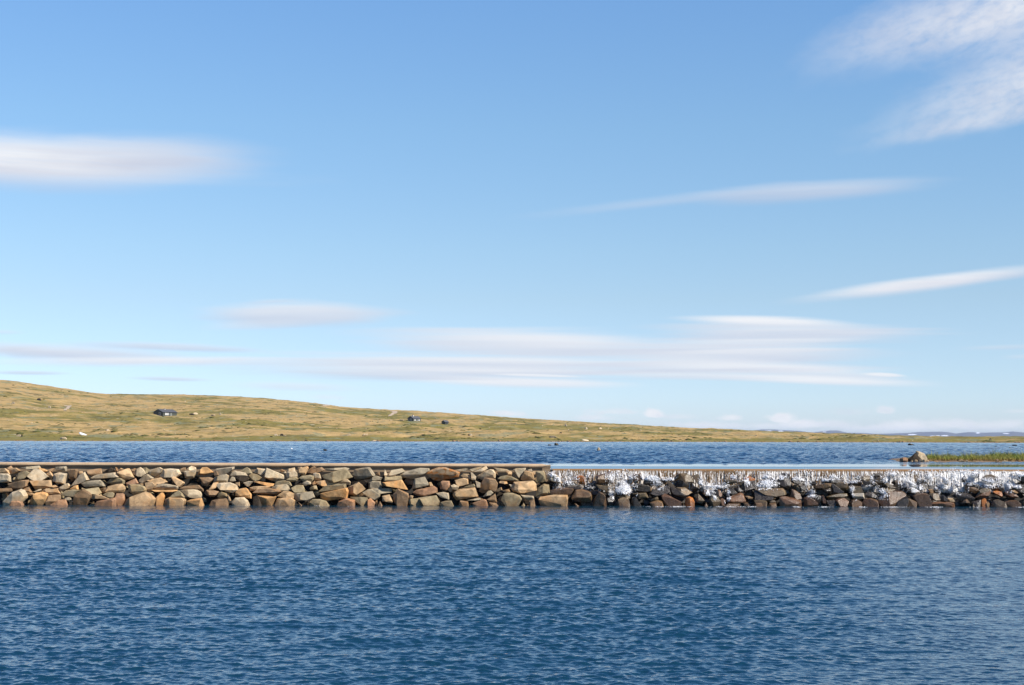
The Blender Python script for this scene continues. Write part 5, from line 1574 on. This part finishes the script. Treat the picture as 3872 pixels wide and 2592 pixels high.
# ------------------------------------------------------------------ boulders on the moor
HILL = [  # px, py of the base, width, height, colour, label (None: one of the many alike)
 (147, 1514, 18, 9, 'd', 'dark boulder under the brow of the hill at the far left'), (50, 1527, 14, 7, 'g', 'grey boulder left of the dark brow boulder'),
 (187, 1543, 12, 8, 'g', 'grey stone below the dark brow boulder'), (73, 1651, 22, 8, 'p', 'pale shore boulder left of the white boat, with a dark partner'), (82, 1652, 10, 7, 'd', 'dark stone touching the pale shore boulder at the left'),
 (240, 1664, 30, 10, 'p', 'broad pale boulder on the waterline below the white boat'), (407, 1629, 16, 6, 'p', 'pale boulder halfway between white boat and largest cabin'),
 (739, 1567, 20, 7, 'p', 'pale flat boulder right of the largest cabin'), (724, 1570, 26, 6, 'd', 'dark low hump beside the pale boulder right of the largest cabin'),
 (806, 1574, 19, 7, 'g', 'grey boulder pair right of the largest cabin'), (832, 1569, 10, 8, 'g', 'upright grey stone, farther right of the largest cabin'),
 (1043, 1648, 15, 7, 'p', 'pale boulder above the white buoy, left of its dark neighbour'), (1066, 1648, 16, 8, 'd', 'dark boulder with a pale flank above the white buoy'), (1076, 1650, 14, 5, 'p', 'pale flat stone touching the dark boulder above the buoy'),
 (1025, 1653, 14, 4, 'd', 'flat dark stone left of the boulders above the buoy'), (1157, 1669, 13, 5, 'd', 'dark stone on the far waterline right of the buoy'),
 (1519, 1592, 19, 6, 'p', 'large whitish boulder just left of the middle cabin'), (1778, 1648, 18, 8, 'g', 'grey boulder with a dark side on the shore right of the shed'), (1772, 1648, 6, 6, 'd', 'small black stone at the foot of the shore boulder right of the shed'),
 (1816, 1624, 10, 4, 'd', 'dark stone in the grass right of the shed'), (2139, 1613, 9, 12, 'p', 'tall white standing stone on the slope right of the middle'),
 (2216, 1624, 13, 8, 'g', 'rounded grey boulder right of the tall white stone'), (2270, 1623, 14, 6, 'p', 'whitish boulder right of the rounded grey one'), (2090, 1655, 34, 7, 'g', 'long heap of grey stones on the shore above the lake rocks'),
 (2120, 1639, 10, 5, 'd', 'dark stone above the long grey stone heap'), (2539, 1671, 8, 6, 'd', 'black stone standing on the far waterline, right half'), (2787, 1672, 18, 4, 'g', 'low grey stones on the far waterline, right half'),
 (2859, 1649, 9, 5, 'p', 'white stone at the foot of the distant mountains, left one'), (3319, 1668, 9, 4, 'p', 'white stone near the far waterline, right part'), (3745, 1663, 10, 5, 'd', 'small dark hump on the far plain near the right edge'),
 (3633, 1675, 6, 3, 'd', 'dark speck of rock on the far waterline above the islet'), (1418, 1669, 26, 4, 'p', 'low white ledge on the far waterline below the track bend'),
 (1381, 1647, 20, 8, 'p', 'cluster-like pale boulder near the shore below the track bend'), (1319, 1647, 16, 6, 'g', 'greyish boulder left of the pale shore cluster'),
 ]
MANY = [(343, 1546), (507, 1643), (524, 1644), (818, 1648), (703, 1643), (662, 1641), (412, 1563), (553, 1558), (1294, 1594), (1340, 1605), (1401, 1596), (1454, 1612), (1323, 1626), (1384, 1625), (1418, 1625), (1273, 1622), (1205, 1618), (1517, 1641),
        (1850, 1620), (1748, 1637), (1647, 1584), (2301, 1620), (2423, 1629), (2352, 1639), (2397, 1638), (2540, 1637), (2738, 1661), (2834, 1660), (3090, 1657), (3203, 1674), (3376, 1661), (2048, 1652), (1970, 1622), (1905, 1636),
        (880, 1602), (960, 1622), (930, 1596), (1110, 1608), (1160, 1632), (1008, 1606), (620, 1626), (450, 1600), (360, 1590), (120, 1600), (30, 1590), (210, 1606), (560, 1600), (880, 1650), (940, 1655), (780, 1618), (1250, 1650), (1600, 1645), (1690, 1650),
        (1560, 1612), (1740, 1612), (1830, 1600), (1950, 1602), (2050, 1612), (2150, 1628), (2480, 1645), (2580, 1650), (2650, 1655), (2940, 1662), (3010, 1660), (3150, 1666), (3260, 1664), (3450, 1668), (3560, 1669), (3690, 1670), (700, 1520), (820, 1532), (900, 1545), (1060, 1560), (1120, 1575), (300, 1520), (380, 1512), (520, 1522)]
def hill_rock(px, py, w, h, key, label, cat, group, seed):
    g = ground_hit(px, py)
    s = g.y / FPX; rg = random.Random(seed)
    W_, H_ = w * s, h * s
    n = 7
    pts = []
    for k in range(n):
        a = math.pi * k / (n - 1)
        pts.append((math.cos(a) * W_ / 2 * rg.uniform(.85, 1.05), math.sin(a) ** .7 * H_ * rg.uniform(.8, 1.08)))
    pts += [(-W_ * .42, -.5 * H_), (W_ * .42, -.5 * H_)]
    o = from_bm('field_stone' if cat == 'stone' else 'field_boulder', stone_bm(pts, W_ * .45, rg, h > 6, .01), smat(key, False))
    o.location = (g.x, g.y, g.z - .03)
    tag(o, label, cat, group)
for k, (px, py, w, h, key, lab) in enumerate(HILL):
    hill_rock(px, py, w, h, key, lab, 'boulder', 'boulders on the far hillside', 300 + k)
_r = random.Random(8)
for k, (px, py) in enumerate(MANY):
    hill_rock(px, py, _r.uniform(3.5, 7), _r.uniform(2, 4), 'p', 'small pale stone scattered among many on the grassy hillside', 'stone', 'small pale stones scattered over the hillside', 500 + k)

def far_stuff():
    # stones along the far waterline and low dark heath bushes: one object each, past counting
    rg = np.random.default_rng(12)
    octv = np.array([(1, 0, 0), (-1, 0, 0), (0, 1, 0), (0, -1, 0), (0, 0, 1), (0, 0, -1)], float)
    octf = np.array([(0, 2, 4), (2, 1, 4), (1, 3, 4), (3, 0, 4), (2, 0, 5), (1, 2, 5), (3, 1, 5), (0, 3, 5)])
    def blobs(x, y, z, sx, sz, jit=.35):
        n = len(x)
        v = octv[None] * np.stack([sx, sx, sz], -1)[:, None, :] * (1 + rg.uniform(-jit, jit, (n, 6, 1)))
        v = v + np.stack([x, y, z], -1)[:, None, :]
        f = octf[None] + (np.arange(n) * 6)[:, None, None]
        return v.reshape(-1, 3), f.reshape(-1, 3)
    N = 2300
    A = rg.uniform(-.45, .45, N)
    ds = SHORE_D + 9 * fbm(A * 26, A * 0 + 3.3, 77, 3) + 20 * np.clip(-A - .2, 0, 1)
    D = ds + np.abs(rg.normal(0, 1.6, N))
    keep = rg.random(N) < .35 + .65 * vnoise(A * 40, A * 0, 6)
    x, y = (D * np.sin(A))[keep], (D * np.cos(A))[keep]
    s = rg.gamma(1.6, .07, len(x)) + .05
    co, f = blobs(x, y, land_z(x, y) + s * .15, s, s * .6)
    tag(from_np('shore_pebbles', co, f, smat('b', False)), 'brown and pale stones lining the far shore', 'shore stones', kind='stuff')
    N = 9000
    A = rg.uniform(-.46, .46, N); D = 425 * (1230 / 425) ** rg.random(N)
    x, y = D * np.sin(A), D * np.cos(A)
    keep = (vnoise(x / 34, y / 46, 88) > .50) & (vnoise(x / 9, y / 14, 89) > .42)
    x, y = x[keep], y[keep]
    s = rg.gamma(2.2, .15, len(x)) + .15
    co, f = blobs(x, y, land_z(x, y) + .05 * s, s * 1.5, s * .40)
    m = plain_mat('heath_leaves', (.085, .085, .025), .9, .1, .4, .15)
    tag(from_np('heath_shrubs', co, f, m, smooth=True), 'low dark green heath bushes scattered over the hill', 'heath', kind='stuff')
far_stuff()

# ------------------------------------------------------------------ the air itself
def haze():
    m = bpy.data.materials.new('haze'); m.use_nodes = True
    t = m.node_tree; t.nodes.clear()
    v = t.nodes.new('ShaderNodeVolumePrincipled')
    v.inputs['Color'].default_value = (.55, .72, 1.0, 1)
    v.inputs['Density'].default_value = HAZE
    v.inputs['Anisotropy'].default_value = 0
    out = t.nodes.new('ShaderNodeOutputMaterial')
    t.links.new(v.outputs[0], out.inputs['Volume'])
    o = from_bm('haze', box_bm(-16000, 16000, -600, 15500, -40, 78), m)
    tag(o, kind='stuff')
HAZE = 3.0e-5
haze()
